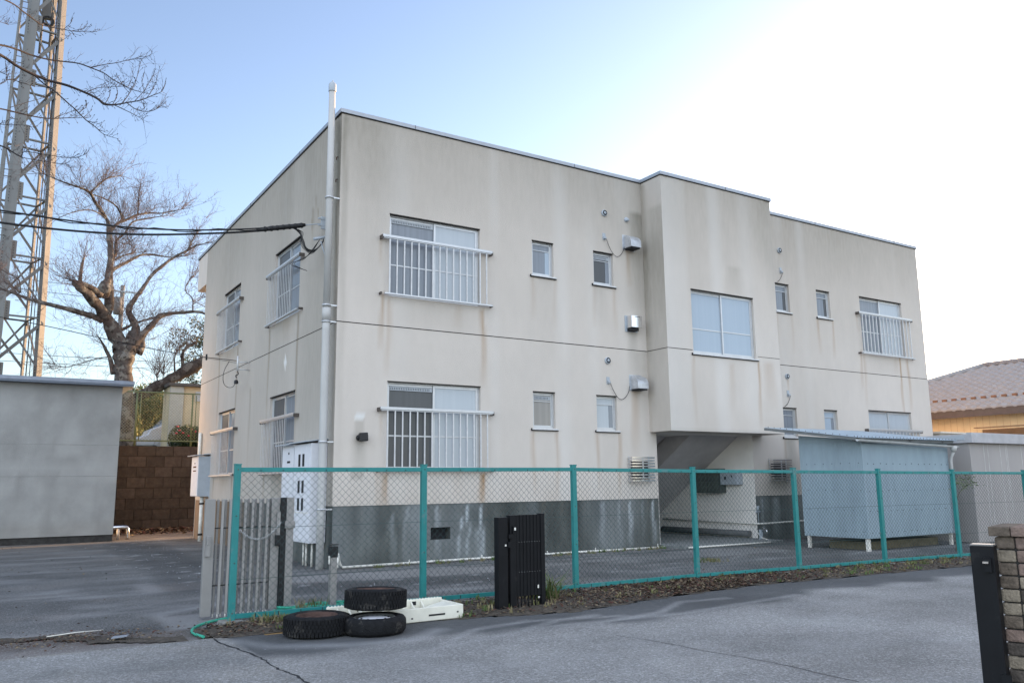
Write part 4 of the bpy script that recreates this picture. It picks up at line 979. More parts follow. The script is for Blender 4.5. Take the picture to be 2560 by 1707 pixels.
for i in range(30): x = 9.5+i*.119; g.tube([(x, -3.70, rz(-3.7)+.01), (x, -3.70, rz(-3.7)+.03)], .006, 5)
for i in range(14): y = -3.65+i*.165; g.tube([(9.47, y, rz(y)+.01), (9.47, y, rz(y)+.03)], .006, 5)
g.done('roof_bolt', M['rust'], sh)
g = MB(); P = [(0, .0), (-.012, -.03), (-.045, -.05), (-.078, -.03), (-.09, .0), (-.086, .0), (-.075, -.026), (-.045, -.044), (-.015, -.026), (-.004, 0)]
g.prism([(9.42, -3.70+a, 2.20+b) for a, b in P], (3.52, 0, -.09)); o = g.done('gutter', mat('grey_gutter', (.46, .47, .46), .5, var=.15, scale=6), sh)
g = MB(); g.tube([(12.78, -3.745, 2.11), (12.78, -3.745, 2.05), (12.78, -3.745, 1.98)], [.075, .07, .04], 10).tube([(12.78, -3.745, 2.0), (12.78, -3.68, 1.88), (12.78, -3.66, 1.8), (12.78, -3.66, .1)], .032, 10); g.done('rain_pipe', M['galv'], o)
tag(MB().box(10.1, 12.6, -3.3, -2.4, .0, .16).done('plank_stack', mat('old_plank', (.13, .11, .07), .9, var=.4, scale=5)), 'low stack of old boards under the blue shed', 'boards')
# ---------------- grey prefab garage ----------------
gs = thing('prefab_shed', 'plain grey prefabricated shed with a flat capped roof, right of the blue shed', 'shed', (13.68, -3.6, 0))
gm2 = mat('grey_panel', (.36, .335, .32), .7, .0, var=.07, scale=1.5, stretch=6)
g = MB(); g.box(13.68, 19.4, -3.6, -.6, 0, 2.20); g.done('wall', gm2, gs)
g = MB(); g.box(13.60, 19.5, -3.72, -3.60, 2.201, 2.43).box(13.60, 13.68, -3.599, -.5, 2.201, 2.40).box(13.69, 19.45, -3.59, -.5, 2.26, 2.33); g.done('roof_cap', mat('grey_cap_metal', (.44, .44, .46), .5, .2, var=.12, scale=4), gs, .006)
g = MB(); g.box(13.585, 13.599, -3.55, -.5, 2.27, 2.36); g.done('cap_recess', M['grey_paint'], gs)
g = MB()
for x in (14.25, 14.42, 14.95, 15.2, 15.26, 15.9, 16.3, 16.36, 16.9): g.box(x, x+.012, -3.604, -3.601, .3+R.uniform(0, .7), 2.2)
g.done('lime_run', mat('lime_streak', (.56, .54, .52), .8, var=.2), gs)
# sapling branch in front of it
tb = [mat('twig_bark', (.10, .085, .06), .9), mat('sapling_leaf', (.15, .19, .075), .7, var=.3, scale=8)]
t = thing('sapling', 'thin leafy sapling leaning in front of the grey prefab shed', 'sapling', (11.3, -4.5, 0))
g = MB(); trunk = smooth([(11.2, -4.5, 0), (11.3, -4.5, .6), (11.6, -4.4, 1.08), (11.95, -4.35, 1.22), (12.35, -4.3, 1.38)]); g.tube(trunk, [.012-.009*i/len(trunk) for i in range(len(trunk))], 5); g.done('stem', tb[0], t)
g = MB()
for _ in range(230):
    q = Vector((R.gauss(12.05, .22), R.gauss(-4.35, .12), R.gauss(1.36, .085))); a = R.uniform(0, 6.3); s_ = R.uniform(.015, .04); u = Vector((math.cos(a), math.sin(a), R.uniform(-.5, .5)))*s_; v = Vector((-math.sin(a), math.cos(a), R.uniform(-.5, .5)))*s_*.5; g.face([q-u, q-v, q+u, q+v])
for _ in range(14):
    a = Vector(trunk[R.randrange(len(trunk)//2, len(trunk))]); g.tube([a, a+Vector((R.uniform(-.1, .3), R.uniform(-.1, .1), R.uniform(.03, .2)))], .003, 3)
g.done('leaves', tb[1], t, fixn=False)

# ---------------- yellow house at the right ----------------
hs_ = thing('yellow_house', 'single-storey yellow house with a grey tiled hip roof at the right edge', 'house', (22.9, 0, 0))
ym = mat('yellow_siding', (.96, .74, .45), .7, var=.06, scale=2)
g = MB(); g.box(22.9, 33.5, -12, 6.5, 0, 3.60); g.done('wall', ym, hs_)
g = MB()
for i in range(80):
    y = -11.8+i*.22; g.box(22.893, 22.899, y, y+.012, 0, 3.58)
g.done('siding_joint', mat('siding_joint', (.80, .57, .31), .8), hs_)
ex, ez = 22.3, 3.66; rx, rz_ = 27.4, 5.68; yn_, yf_ = -14.0, 8.2; run = rx-ex
# tiled roof: courses of waved strips on the slope facing the yard, plain slopes elsewhere
tile = mat('grey_roof_tile', (.30, .285, .28), .5, var=.12, scale=6, bump=.1)
g = MB(); nC = 17
for c in range(nC):
    t0, t1 = c/nC, (c+1)/nC+.012
    xa, xb = ex+run*t0, ex+run*t1; za, zb = ez+(rz_-ez)*t0+.045, ez+(rz_-ez)*t1+.012
    ya, yb = yn_+run*t0, yf_-run*t0
    if ya < -6: ya = -6
    n = int((yb-ya)/.055); prev = None
    for i in range(n+1):
        y = yb-(yb-ya)*i/n; wv = .032*math.sin(2*math.pi*(y/.33)+ (math.pi if c % 2 else 0)*0)
        q = [g.b.verts.new((xa, y, za-.045+min(0, wv))), g.b.verts.new((xa, y, za+wv)), g.b.verts.new((xb, y, zb+wv))]
        if prev:
            for a, b in ((0, 1), (1, 2)):
                f = g.b.faces.new((prev[a], q[a], q[b], prev[b])); f.smooth = b == 2
        prev = q
g.face([(2*rx-ex, yn_, ez), (2*rx-ex, yf_, ez), (rx, yf_-run, rz_), (rx, yn_+run, rz_)])
g.face([(ex, yf_, ez), (2*rx-ex, yf_, ez), (rx, yf_-run, rz_)]); g.face([(ex, yn_, ez), (2*rx-ex, yn_, ez), (rx, yn_+run, rz_)])
g.face([(ex+.01, yn_, ez+.0), (ex+.01+run*.62, yn_+run*.62, ez+(rz_-ez)*.62), (ex+run*.62, -6, ez+(rz_-ez)*.62), (ex, -6, ez)])
rf = g.done('roof', tile, hs_, fixn=False)
g = MB(); g.tube([(rx, -6, rz_+.05), (rx, yf_-run, rz_+.05)], .11, 8).tube([(rx, yf_-run, rz_+.05), (ex, yf_, ez+.05)], .10, 8); g.done('ridge_tile', tile, rf)
g = MB()
for i in range(40):
    y = -5.5+i*.34; x = ex+run*.175; z = ez+(rz_-ez)*.175+.06; g.box(x, x+.08, y, y+.15, z, z+.07)
g.done('snow_guard', mat('brown_metal', (.20, .10, .06), .6), rf)
g = MB(); g.box(22.32, 22.36, yn_, yf_, 3.42, 3.66).box(22.361, 22.89, yn_, yf_, 3.60, 3.64); g.done('eave_board', mat('brown_eave', (.11, .085, .075), .7), hs_)
g = MB(); g.box(22.36, 22.6, -2, 1.0, 3.03, 3.06).box(22.88, 22.89, -2.3, 1.0, 2.2, 3.0); g.done('window_awning', mat('awning_brown', (.30, .18, .10), .6), hs_)
tag(MB().box(19.0, 22.0, .2, 1.8, 0, 2.75).box(18.9, 22.05, .1, 1.9, 2.751, 2.8).done('garden_shed', mat('white_slat', (.65, .60, .52), .7)), 'pale narrow outbuilding glimpsed between the apartment block and the yellow house', 'outbuilding')

# ---------------- grey building at the left ----------------
lb = thing('grey_outbuilding', 'windowless grey rendered building with a metal roof edge at the left', 'building', (-2.05, 11, 0))
gr = mat('grey_render', (.325, .325, .315), .9, var=.16, scale=1.1, bump=.3, bscale=40, attr=((.20, .17, .13), (.17, .168, .16), (.42, .42, .41)))
def st_lb(u, z):
    b = .5*max(0, fb(u*1.2, z*1.5, 71)-.5)*2+.35*(abs(z-1.75+.03*u) < .13)
    gq = .45*max(0, fb(u*2.5, z*.8, 73)-.48)*2+.25*clamp((z-3.6)/.5)
    gq += sum(streak(u, z, *q) for q in [(-4.3, 1.9, 1.4, .12, .35), (-2.5, 1.6, 1.2, .1, .3), (-3.2, 2.3, .9, .3, .4)])
    return .2*(z < .5), gq, b
grid_wall('wall', gr, lambda u, z: (u, 11.0, z), -10, -2.05, .18, 4.15, [], st_lb, step=.12, parent=None).parent = lb
lb.children[-1].location = -lb.location
g = MB(); g.face([(-2.05, 11, .18), (-2.05, 15.5, .18), (-2.05, 15.5, 4.1), (-2.05, 11, 4.15)]); g.done('wall', mat('cream_bounce_render', (.80, .74, .62), .85, var=.08), lb); g = MB(); g.face([(-10, 15.5, 0), (-2.05, 15.5, 0), (-2.05, 15.5, 4.1), (-10, 15.5, 4.1)]); g.done('wall', gr, lb)  # unseen side wall made pale to bounce sunlight onto the apartment wall
g = MB(); g.box(-10, -2.06, 11.03, 15.4, -.02, .18); g.done('base', mat('dark_base', (.04, .038, .036), .9, var=.4, scale=9), lb)
g = MB(); g.box(-10.2, -1.80, 10.76, 15.7, 4.151, 4.30); g.done('roof', mat('blue_grey_metal', (.17, .20, .25), .5, .2, var=.06), lb, .004)
g = MB(); g.box(-10.2, -1.79, 10.735, 10.758, 4.20, 4.29); g.done('roof_edge', mat('roof_edge_metal', (.26, .29, .35), .45, .3), lb)
for z in (1.72, 2.55): MB().box(-10, -2.06, 10.996, 10.999, z, z+.012).done('render_joint', mat('joint_grey', (.27, .27, .262), .9), lb)  # faint joint lines in a slightly darker grey
# low steel handrail beside it
t = thing('handrail', 'short low steel handrail stub at the corner of the grey building', 'handrail', (-1.7, 11.6, 0))
g = MB(); g.tube(smooth([(-3.2, 11.6, .31), (-1.75, 11.6, .34), (-1.63, 11.6, .33), (-1.60, 11.6, .26), (-1.60, 11.6, 0)], 1), .05, 10); g.done('rail', M['chrome'], t)
g = MB(); g.tube([(-1.85, 11.6, 0), (-1.85, 11.6, .3)], .04, 8); g.done('post', M['alu'], t)

# ---------------- terrace, block wall, fence, car, hedge, beige building ----------------
g = MB(); g.box(-30, 60, 16.4, 200, -.05, 2.70); struct(g.done('terrace_ground', mat('terrace_soil', (.10, .11, .05), .95, var=.4, scale=3)))
bwm = [mat('block_brown', (.038, .031, .027), .95, var=.35, scale=6, bump=.4), mat('block_umber', (.044, .036, .031), .95, var=.3, scale=6, bump=.4), mat('block_grey', (.054, .044, .039), .95, var=.3, scale=6, bump=.4), mat('block_mortar', (.030, .024, .021), .95)]
t = thing('block_wall', 'dark brown weathered concrete block retaining wall behind the yard', 'wall', (0, 16, 0))
g = MB(); g.m(3).box(-10, 8, 16.03, 16.38, -.05, 2.77)
bh, bw_ = .345, .56
for r_ in range(8):
    z = .02+r_*bh
    for k in range(-6, 12):
        x = k*bw_-(bw_/2 if r_ % 2 else 0)
        g.m(R.choice((0, 0, 1, 1, 2) if R.random() < .8 else (2,))); j = R.uniform(0, .02); g.box(x+.008, x+bw_-.008, 16.0-j, 16.028, z+.008, z+bh-.008)
g.done('blockwork', bwm, t)
tag(MB().obox((1.0, 14.9, .05), (1.2, .1, .04), (0, .12, 0), (0, 0, .03)).obox((.9, 15.2, .2), (1.2, -.1, 0), (0, .12, 0), (0, 0, .03)).done('plank', mat('pale_plank', (.33, .26, .2), .9)), 'two pale planks leaning on the leaf heap by the block wall', 'planks')
ofn = mat('olive_fence', (.10, .13, .07), .6, var=.1)
t = thing('chain_link_fence', 'rusting olive green chain-link fence on top of the brown block wall', 'fence', (-1, 16.2, 2.77))
for x in (-4.5, -2.7, -.93, .85, 2.6):
    g = MB(); g.tube([(x, 16.2, 2.72), (x, 16.2, 4.6)], .028, 8); g.done('post', ofn, t)
    g = MB(); g.tube([(x+.12, 16.2, 2.95), (x+.12, 16.2, 4.55)], .015, 6); g.done('stay', ofn, t)
g = MB(); g.tube([(-5, 16.18, 4.57), (6, 16.18, 4.62)], .024, 8); g.done('top_rail', ofn, t)
g = MB(); g.tube([(-5, 16.18, 2.95), (6, 16.18, 2.97)], .024, 8); g.done('bottom_rail', ofn, t)
g = MB(); p = .10
for c in range(-52, 64):
    g.tube([(c*p/2+(p/2 if (k+c) % 2 else 0), 16.21, 2.96+k*p/2) for k in range(33)], .0055, 3, cap=False)
g.done('wire_mesh', mat('dull_zinc_wire', (.22, .24, .17), .6), t)
# car (only its tail is in view between fence post and beige building)
ct = thing('parked_car', 'white parked car half hidden behind the fence and the beige building', 'car', (1.5, 21, 2.7))
cw = mat('white_car_paint', (.55, .62, .72), .2, spec=.6, var=.03)
g = MB()
side = [(-.75, .30), (-.78, .48), (-.62, .56), (-.05, .66), (.18, .76), (.30, 1.0), (.55, 1.1), (.95, 1.45), (1.25, 1.52), (2.4, 1.5), (3.0, 1.15), (3.7, .95), (3.85, .7), (3.8, .3)]
side = [(-.75, .30), (-.78, .46), (-.6, .54), (.0, .68), (.20, .77), (.28, .96), (.60, 1.08), (.98, 1.46), (1.3, 1.54), (2.5, 1.5), (3.1, 1.1), (3.8, .95), (3.95, .7), (3.9, .3)]
g.prism([(x, 20.9, 2.7+z) for x, z in side], (0, 1.6, 0)); g.done('body', cw, ct, .06)
g = MB(); g.prism([(.66, 20.89, 3.80), (1.02, 20.89, 4.13), (1.9, 20.89, 4.13), (2.2, 20.89, 3.75)], (0, -.01, 0)); g.prism([(.60, 20.95, 3.805), (.94, 20.95, 4.14), (.94, 22.4, 4.14), (.60, 22.4, 3.805)], (-.02, 0, .02)); g.done('window', mat('car_glass', (.25, .36, .48), .08), ct)
g = MB(); g.box(-.79, -.5, 20.885, 20.899, 3.05, 3.17); g.done('tail_lamp', mat('red_lens', (.30, .02, .03), .25), ct)
for x in (.72, 3.1):
    g = MB(); g.lathe([(.30, 0), (.30, .18), (.2, .2)], (x, 20.87, 3.0), 24, 'y'); wh = g.done('wheel', M['black_rubber'], ct)
    g = MB(); g.lathe([(.19, -.005), (.001, -.01)], (x, 20.87, 3.0), 20, 'y'); g.done('rim', M['grey_paint'], wh)
bb = thing('beige_building', 'small beige building with a dark flat roof on the terrace behind the block wall', 'building', (.6, 19, 2.7))
bmt = mat('beige_render', (.50, .44, .31), .85, var=.08, scale=2)
g = MB(); g.box(.60, 6.5, 19.0, 20.4, 2.69, 5.16); g.done('wall', bmt, bb)
g = MB(); g.box(.58, 1.06, 18.90, 18.999, 2.69, 5.15); g.done('corner_panel', mat('grey_render_panel', (.36, .38, .36), .85, var=.08), bb)
g = MB(); g.box(.50, 6.7, 18.8, 20.6, 5.161, 5.27); g.done('roof', mat('dark_roof_edge', (.08, .075, .07), .7), bb)
g = MB(); g.box(1.50, 1.75, 18.93, 18.999, 4.62, 4.98); g.done('meter', M['grey_paint'], bb)
def leafball(g, c, rad3, n, sz, mi):
    for _ in range(n):
        while 1:
            p = Vector((R.uniform(-1, 1), R.uniform(-1, 1), R.uniform(-1, 1)))
            if p.length < 1 and R.random() < .35+.65*p.length: break
        q = Vector(c)+Vector((p.x*rad3[0], p.y*rad3[1], p.z*rad3[2])); s_ = R.uniform(*sz)
        u = Vector((R.gauss(0, 1), R.gauss(0, 1), R.gauss(0, 1))).normalized(); v = u.orthogonal().normalized()*s_*.6; g.m(R.choice(mi)); g.face([q-u*s_, q-v, q+u*s_, q+v])
hg = [mat('camellia_leaf', (.022, .045, .02), .65, var=.3), mat('camellia_leaf_light', (.035, .065, .025), .6), mat('camellia_flower', (.45, .02, .06), .5)]
t = thing('flowering_shrub', 'dark green clipped shrub with red flowers behind the olive fence', 'shrub', (.85, 17.3, 2.7))
g = MB()
for k in range(7): leafball(g, (.65+k*.28, 17.35, 3.12+.03*math.sin(k*2)), (.34, .35, .48), 1300, (.025, .05), (0, 0, 1))
g.done('foliage', hg[:2], t, fixn=False)
g = MB()
for fx, fz in ((.56, 3.52), (.75, 3.30), (.52, 3.28), (1.02, 3.44), (.95, 3.2), (1.15, 3.35), (.62, 3.38)):
    g.lathe([(.001, -.03), (.04, -.02), (.05, .01), (.02, .03), (.001, .03)], (fx, 17.0-R.uniform(-.05, .02), fz), 8)
g.done('flower', hg[2], t)
g = MB(); g.tube([(.8, 17.35, 2.7), (.85, 17.35, 3.2)], .04, 6).tube([(1.4, 17.35, 2.7), (1.4, 17.35, 3.2)], .04, 6); g.done('stem', tb[0], t)
bs = [mat('bush_olive', (.14, .16, .045), .7, var=.3), mat('bush_green', (.07, .11, .035), .7, var=.3), mat('bush_gold', (.24, .21, .07), .75)]
for i, (x, y, r3, zc, lab) in enumerate([(-.7, 24, (1.2, 1.0, 1.5), 3.9, 'loose yellow green bush behind the boot of the white car'), (.6, 25, (1.5, 1.1, 1.9), 4.3, 'taller olive green bush behind the windscreen of the white car'), (-3.4, 26, (1.6, 1.4, 1.1), 3.6, 'yellow green bush hidden mostly behind the grey building'), (2.2, 26, (1.4, 1.4, 1.2), 4.2, 'green bush behind the beige building')]):
    t = thing('bush', lab, 'bush', (x, y, 2.7)); g = MB()
    for k in range(26): leafball(g, (x+R.uniform(-.6, .6)*r3[0], y+R.uniform(-.5, .5), zc+R.uniform(-.5, .5)*r3[2]), (r3[0]*.5, r3[1]*.5, r3[2]*.45), 420, (.04, .085), (0, 1, 2, i % 3))
    g.done('foliage', bs, t, fixn=False)
    g = MB(); g.tube([(x, y, 2.7), (x, y, zc)], .05, 6); g.done('stem', tb[0], t)

# ---------------- steel lattice tower ----------------
tw = thing('lattice_tower', 'tall galvanised steel lattice tower rising behind the grey building', 'tower', (-4.3, 24.8, 2.7))
tm = mat('galvanised_steel', (.165, .165, .16), .6, .1, var=.10, scale=2, stretch=4)
def leg(fr, z): # leg centre lines
    a, b, za, zb = fr; t = (z-za)/(zb-za); return Vector((a[0]+(b[0]-a[0])*t, a[1]+(b[1]-a[1])*t, z))
zb, zt = 2.7, 27.0
LG = {'FL': ((-5.10, 24.0), (-4.83, 24.1), 6, 22), 'FR': ((-3.50, 24.25), (-3.74, 24.25), 6, 22), 'BL': ((-5.62, 25.5), (-5.33, 25.3), 6, 22), 'BR': ((-4.02, 25.9), (-4.02, 25.5), 6, 22)}
for k, fr in LG.items():
    a, b = leg(fr, zb), leg(fr, zt); wd = {'FL': .34, 'FR': .26, 'BL': .09, 'BR': .10}[k]
    # equal angle section, its two flanges turned as the tower stands to the view
    u1 = Vector((-.90, .44, 0)) if k[1] == 'L' else Vector((.60, .80, 0)); u2 = Vector((.86, .50, 0)) if k[1] == 'L' else Vector((-.85, .53, 0))
    if k[1] == 'L': u1, u2 = Vector((-.5, .87, 0)), Vector((.87, -.5, 0)); a = a-u2*wd*.45; b = b-u2*wd*.45
    else: u1, u2 = Vector((-.5, .87, 0)), Vector((.75, .66, 0)); a = a-u2*wd*.5; b = b-u2*wd*.5
    g = MB(); g.obox(a, u2*wd, Vector((-u2.y, u2.x, 0))*.025, b-a); g.obox(a+Vector((-u2.y, u2.x, 0))*.026, u1*wd*.8, u2*.025, b-a); g.done('leg', tm, tw)
zs = [3.4+2.49*i for i in range(10)]
def bar(a, b, w_, nm, off=0):
    a, b = Vector(a), Vector(b); d = (b-a).normalized(); s_ = d.cross(Vector((-.38, .92, 0))).normalized()*w_; q = s_.cross(d).normalized()
    g = MB(); g.obox(a-s_/2+Vector((0, off, 0)), b-a, s_, q*.02); g.obox(a-s_/2+Vector((0, off, 0))+q*.021, b-a, s_.normalized()*.02, q*.09); return g.done(nm, tm, tw)
for i, z in enumerate(zs):
    FLp, FRp, BLp, BRp = (leg(LG[k], z) for k in ('FL', 'FR', 'BL', 'BR'))
    if i+1 < len(zs):
        z2 = zs[i+1]
        bar(leg(LG['FL'], z+.45), leg(LG['FR'], z2-.3), .13, 'brace', -.035)
        bar(leg(LG['FR'], z+.2), leg(LG['FL'], z2), .07, 'brace', .05)
        bar(leg(LG['BR'], z+.45), leg(LG['BL'], z2), .10, 'brace'); bar(leg(LG['BL'], z+.2), leg(LG['BR'], z2), .08, 'brace')
        bar(leg(LG['FR'], z+.1)+Vector((-.02, 0, 0)), leg(LG['BR'], z2), .08, 'brace'); bar(leg(LG['FL'], z+.1), leg(LG['BL'], z2), .08, 'brace')
    bar(FLp-Vector((0, 0, .12)), FRp-Vector((0, 0, .12)), .06, 'strut', .02); bar(FRp, BRp, .07, 'strut'); bar(BLp, BRp, .06, 'strut')
    for P_, x0_, x1_, z0_, z1_ in ((FLp, .10, .34, -.30, .45), (FRp, -.22, .02, -.3, .45)):
        g = MB(); g.obox((P_.x+x0_, P_.y-.06, z+z0_), (x1_-x0_, .10, 0), (0, .02, 0), (0, 0, z1_-z0_)); pl = g.done('gusset_plate', tm, tw, .004)
        g = MB()
        for kx in (.03, .12):
            for kz in range(6):
                xx = P_.x+x0_+kx; g.box(xx, xx+.03, P_.y-.085+(kx)*.25, P_.y-.062+kx*.25, z+z0_+.08+kz*.11, z+z0_+.11+kz*.11)
        g.done('bolts', M['dark'], pl)
    g = MB()
    for kz in range(9): g.box(FLp.x-.16, FLp.x-.13, FLp.y-.02, FLp.y+.01, z-.45+kz*.13, z-.42+kz*.13)
    g.done('bolts', M['dark'], tw)
g = MB()
a0, b0_ = Vector((-5.44, 24.0, zb)), Vector((-5.32, 24.1, zt))
g.tube([a0, b0_], .035, 6)
for i in range(9):
    z = 4+2.49*i; q = a0.lerp(b0_, (z-zb)/(zt-zb)); g.tube([q, q+Vector((.3, 0, 0))], .02, 5); g.tube([q+Vector((0, 0, .28)), q+Vector((.3, 0, .28))], .02, 5)
g.done('cable_ladder', tm, tw)
g = MB(); g.tube([(-3.95, 24.4, zb), (-3.98, 24.4, zt)], .022, 5).tube([(-3.82, 24.3, zb), (-3.93, 24.3, zt)], .016, 5); g.done('feeder_cable', M['cable'], tw)
g = MB(); g.tube([(-4.5, 24.8, 19.9), (-4.5, 24.8, 26)], .05, 8).tube([(-4.15, 24.7, 20.0), (-4.13, 24.7, 26)], .05, 8); g.done('antenna_mast', tm, tw)
g = MB(); g.box(-4.52, -4.18, 24.6, 24.8, 21.5, 25.5); g.done('antenna_panel', tm, tw, .02)
g = MB()
for rr_ in (.17, .20, .23):
    g.tube([(-4.29+rr_*math.cos(a*math.pi/10), 24.35+rr_*.1, 21.25+rr_*math.sin(a*math.pi/10)) for a in range(21)], .02, 5, cap=False)
g.done('cable_coil', M['cable'], tw)

CHERRY = [
 [(-0.816,18.3,1.564,0.4314),(-0.946,18.3,3.02,0.3819),(-1.094,18.3,4.756,0.3672),(-1.155,18.3,5.413,0.3682),(-1.165,18.3,5.9,0.3955),(-1.127,18.3,6.259,0.4627),(-1.123,18.3,6.527,0.4634)],
 [(-1.193,18.3,6.343,0.3963),(-1.37,18.3,6.596,0.3165),(-1.657,18.193,7.133,0.2712),(-1.904,17.926,7.418,0.2381),(-2.196,17.546,7.67,0.2133),(-2.57,17.029,7.917,0.1881),(-2.876,16.653,8.06,0.1563),(-3.08,16.487,8.169,0.0897)],
 [(-1.858,17.971,7.387,0.1952),(-1.831,17.752,7.792,0.1902),(-1.887,17.546,8.275,0.1937),(-1.891,17.755,9.031,0.1218),(-1.856,18.125,9.801,0.1192),(-1.943,18.284,10.517,0.1067),(-2.012,18.292,10.971,0.0802),(-2.259,18.033,11.225,0.0661),(-2.501,17.748,11.419,0.061),(-2.722,17.451,11.651,0.0517),(-2.96,17.204,11.687,0.0384),(-3.282,16.966,11.662,0.0337),(-3.668,16.798,11.688,0.025),(-4.152,16.801,11.834,0.0165)],
 [(-2.722,17.451,11.651,0.0431),(-2.44,17.617,12.074,0.0349),(-2.16,17.836,12.43,0.031),(-1.693,18.325,12.775,0.0181)],
 [(-1.988,17.524,7.994,0.1286),(-2.063,17.361,8.26,0.2476),(-1.992,17.437,8.504,0.1716),(-1.909,17.608,8.728,0.0864)],
 [(-2.871,16.59,8.174,0.074),(-2.85,16.872,8.792,0.0624),(-2.782,17.103,9.2,0.0462)],
 [(-2.001,18.011,7.247,0.1385),(-2.301,17.796,7.334,0.1198),(-2.546,17.656,7.349,0.1061),(-3.104,17.328,7.405,0.0916),(-3.705,17.138,7.474,0.0737),(-4.244,17.21,7.596,0.065),(-4.67,17.457,7.785,0.0528),(-5.131,17.975,8.025,0.041),(-5.56,18.582,8.227,0.0332)],
 [(-4.57,17.335,7.793,0.0365),(-4.686,17.384,7.955,0.0284),(-5.009,17.813,8.216,0.0205)],
 [(-4.555,17.306,7.809,0.0324),(-4.623,17.285,8.234,0.0244),(-4.892,17.733,8.487,0.0205),(-5.184,18.236,8.753,0.0166)],
 [(-2.165,17.34,8.025,0.1446),(-2.523,16.914,8.156,0.1044),(-2.891,16.585,8.192,0.0821),(-3.12,16.497,8.229,0.0571)],
 [(-1.868,17.769,9.014,0.0957),(-1.415,18.388,9.443,0.0626),(-0.941,19.008,9.912,0.0552),(-0.65,19.334,10.15,0.0513),(-0.211,19.68,10.296,0.0427),(0.463,19.966,10.361,0.029),(0.973,20.029,10.497,0.0196)],
 [(-1.936,18.304,10.57,0.089),(-1.641,18.692,11.049,0.0635),(-1.272,19.106,11.392,0.0555),(-0.895,19.489,11.734,0.0471),(-0.408,19.903,12.01,0.0384),(0.134,20.231,12.196,0.0293),(0.838,20.365,12.509,0.0149)],
 [(-1.673,18.288,9.775,0.0578),(-1.66,18.512,10.342,0.0494),(-1.341,18.947,10.788,0.0412),(-1.072,19.304,11.36,0.0373),(-0.492,19.84,11.753,0.0287),(0.287,20.299,12.139,0.0147)],
 [(-1.849,17.891,9.247,0.0569),(-1.739,18.148,9.595,0.0575),(-1.673,18.288,9.775,0.0578)],
 [(-1.411,18.953,11.254,0.0459),(-1.464,18.902,11.327,0.0458),(-1.684,18.65,11.644,0.0363),(-2.074,18.176,11.716,0.0312),(-2.656,17.524,11.641,0.0216)],
 [(-2.107,18.196,11.021,0.0355),(-2.249,18.048,11.093,0.0309),(-2.56,17.732,11.109,0.0261),(-2.89,17.453,10.993,0.0214),(-3.344,17.226,10.717,0.0169),(-3.663,17.204,10.483,0.0125)],
 [(-1.693,18.167,9.537,0.0398),(-1.417,18.539,9.803,0.036),(-1.134,18.876,9.995,0.0228)],
 [(-1.182,18.825,9.976,0.0274),(-0.894,19.179,10.246,0.0232),(-1.138,19.027,10.411,0.0184),(-1.282,18.875,10.351,0.0137)],
 [(-1.037,18.3,6.444,0.3755),(-0.897,18.3,6.815,0.2441),(-0.829,18.318,7.095,0.1692),(-0.974,18.312,7.443,0.1379),(-1.128,18.233,7.776,0.1331),(-0.927,18.384,8.191,0.0986),(-0.606,18.81,8.777,0.0823),(-0.266,19.294,9.398,0.0795),(0.123,19.676,9.875,0.0667),(0.651,20.015,10.424,0.0583),(1.112,20.096,10.761,0.0491),(1.421,20.059,11.001,0.0395),(1.714,19.9,11.08,0.0198)],
 [(1.112,20.093,10.75,0.0442),(1.249,20.166,11.105,0.0346),(1.38,20.198,11.441,0.0248)],
 [(-0.991,18.3,6.358,0.3536),(-0.807,18.3,6.688,0.2665),(-0.537,18.3,6.983,0.1341),(-0.287,18.409,7.297,0.1218),(-0.026,18.586,7.676,0.1141),(0.328,18.7,7.849,0.083),(0.857,18.748,7.958,0.0699),(1.375,18.685,8.024,0.061),(1.711,18.538,7.887,0.0517),(2.095,18.373,7.609,0.0376)],
 [(-1.336,18.288,7.0,0.0705),(-0.798,18.351,7.331,0.0491),(-0.288,18.511,7.591,0.0362)],
 [(-0.871,19.512,11.745,0.033),(-0.886,19.404,12.448,0.0283)],
 [(-1.453,18.3,5.395,0.1308),(-1.583,18.3,5.871,0.0959),(-1.743,18.3,6.212,0.0697),(-1.878,18.3,6.466,0.0479),(-2.052,18.3,6.716,0.0261)],
 [(-1.69,18.3,5.995,0.0261),(-2.0,18.3,5.929,0.0217),(-2.377,18.3,5.772,0.0172),(-2.971,18.3,5.56,0.0127),(-3.312,18.3,5.622,0.0084)],
 [(1.185,18.75,8.064,0.0281),(1.193,19.031,8.6,0.0237),(0.964,19.343,8.977,0.0191),(1.213,19.596,9.553,0.0145)],
 [(1.198,18.879,8.329,0.0188),(1.528,18.903,8.612,0.0142),(1.697,18.866,8.721,0.0143)],
 [(-0.742,18.3,6.288,0.2662),(-0.598,18.3,6.615,0.1337),(-0.647,18.3,6.746,0.0535)],
]
LEANING = [
 [(-0.899,20.0,4.595,0.1837),(-0.728,20.0,4.556,0.2072),(-0.277,20.0,4.855,0.1951),(0.351,20.0,5.262,0.2117),(0.996,20.0,5.68,0.2383),(1.433,20.0,5.997,0.2404),(1.881,20.0,6.27,0.2328),(2.564,20.0,6.764,0.1966)],
 [(1.174,20.0,5.739,0.0765),(1.173,20.0,6.173,0.0671),(1.13,20.0,6.558,0.0624),(1.342,20.0,6.867,0.053),(1.655,20.0,7.063,0.0388)],
 [(0.906,20.0,5.674,0.0381),(0.85,20.0,6.296,0.0239),(0.899,20.0,6.638,0.0143)],
 [(0.305,20.0,5.307,0.0282),(0.242,20.0,5.635,0.0188)],
 [(0.478,20.0,5.364,0.0283),(0.473,20.0,5.839,0.0142)],
]
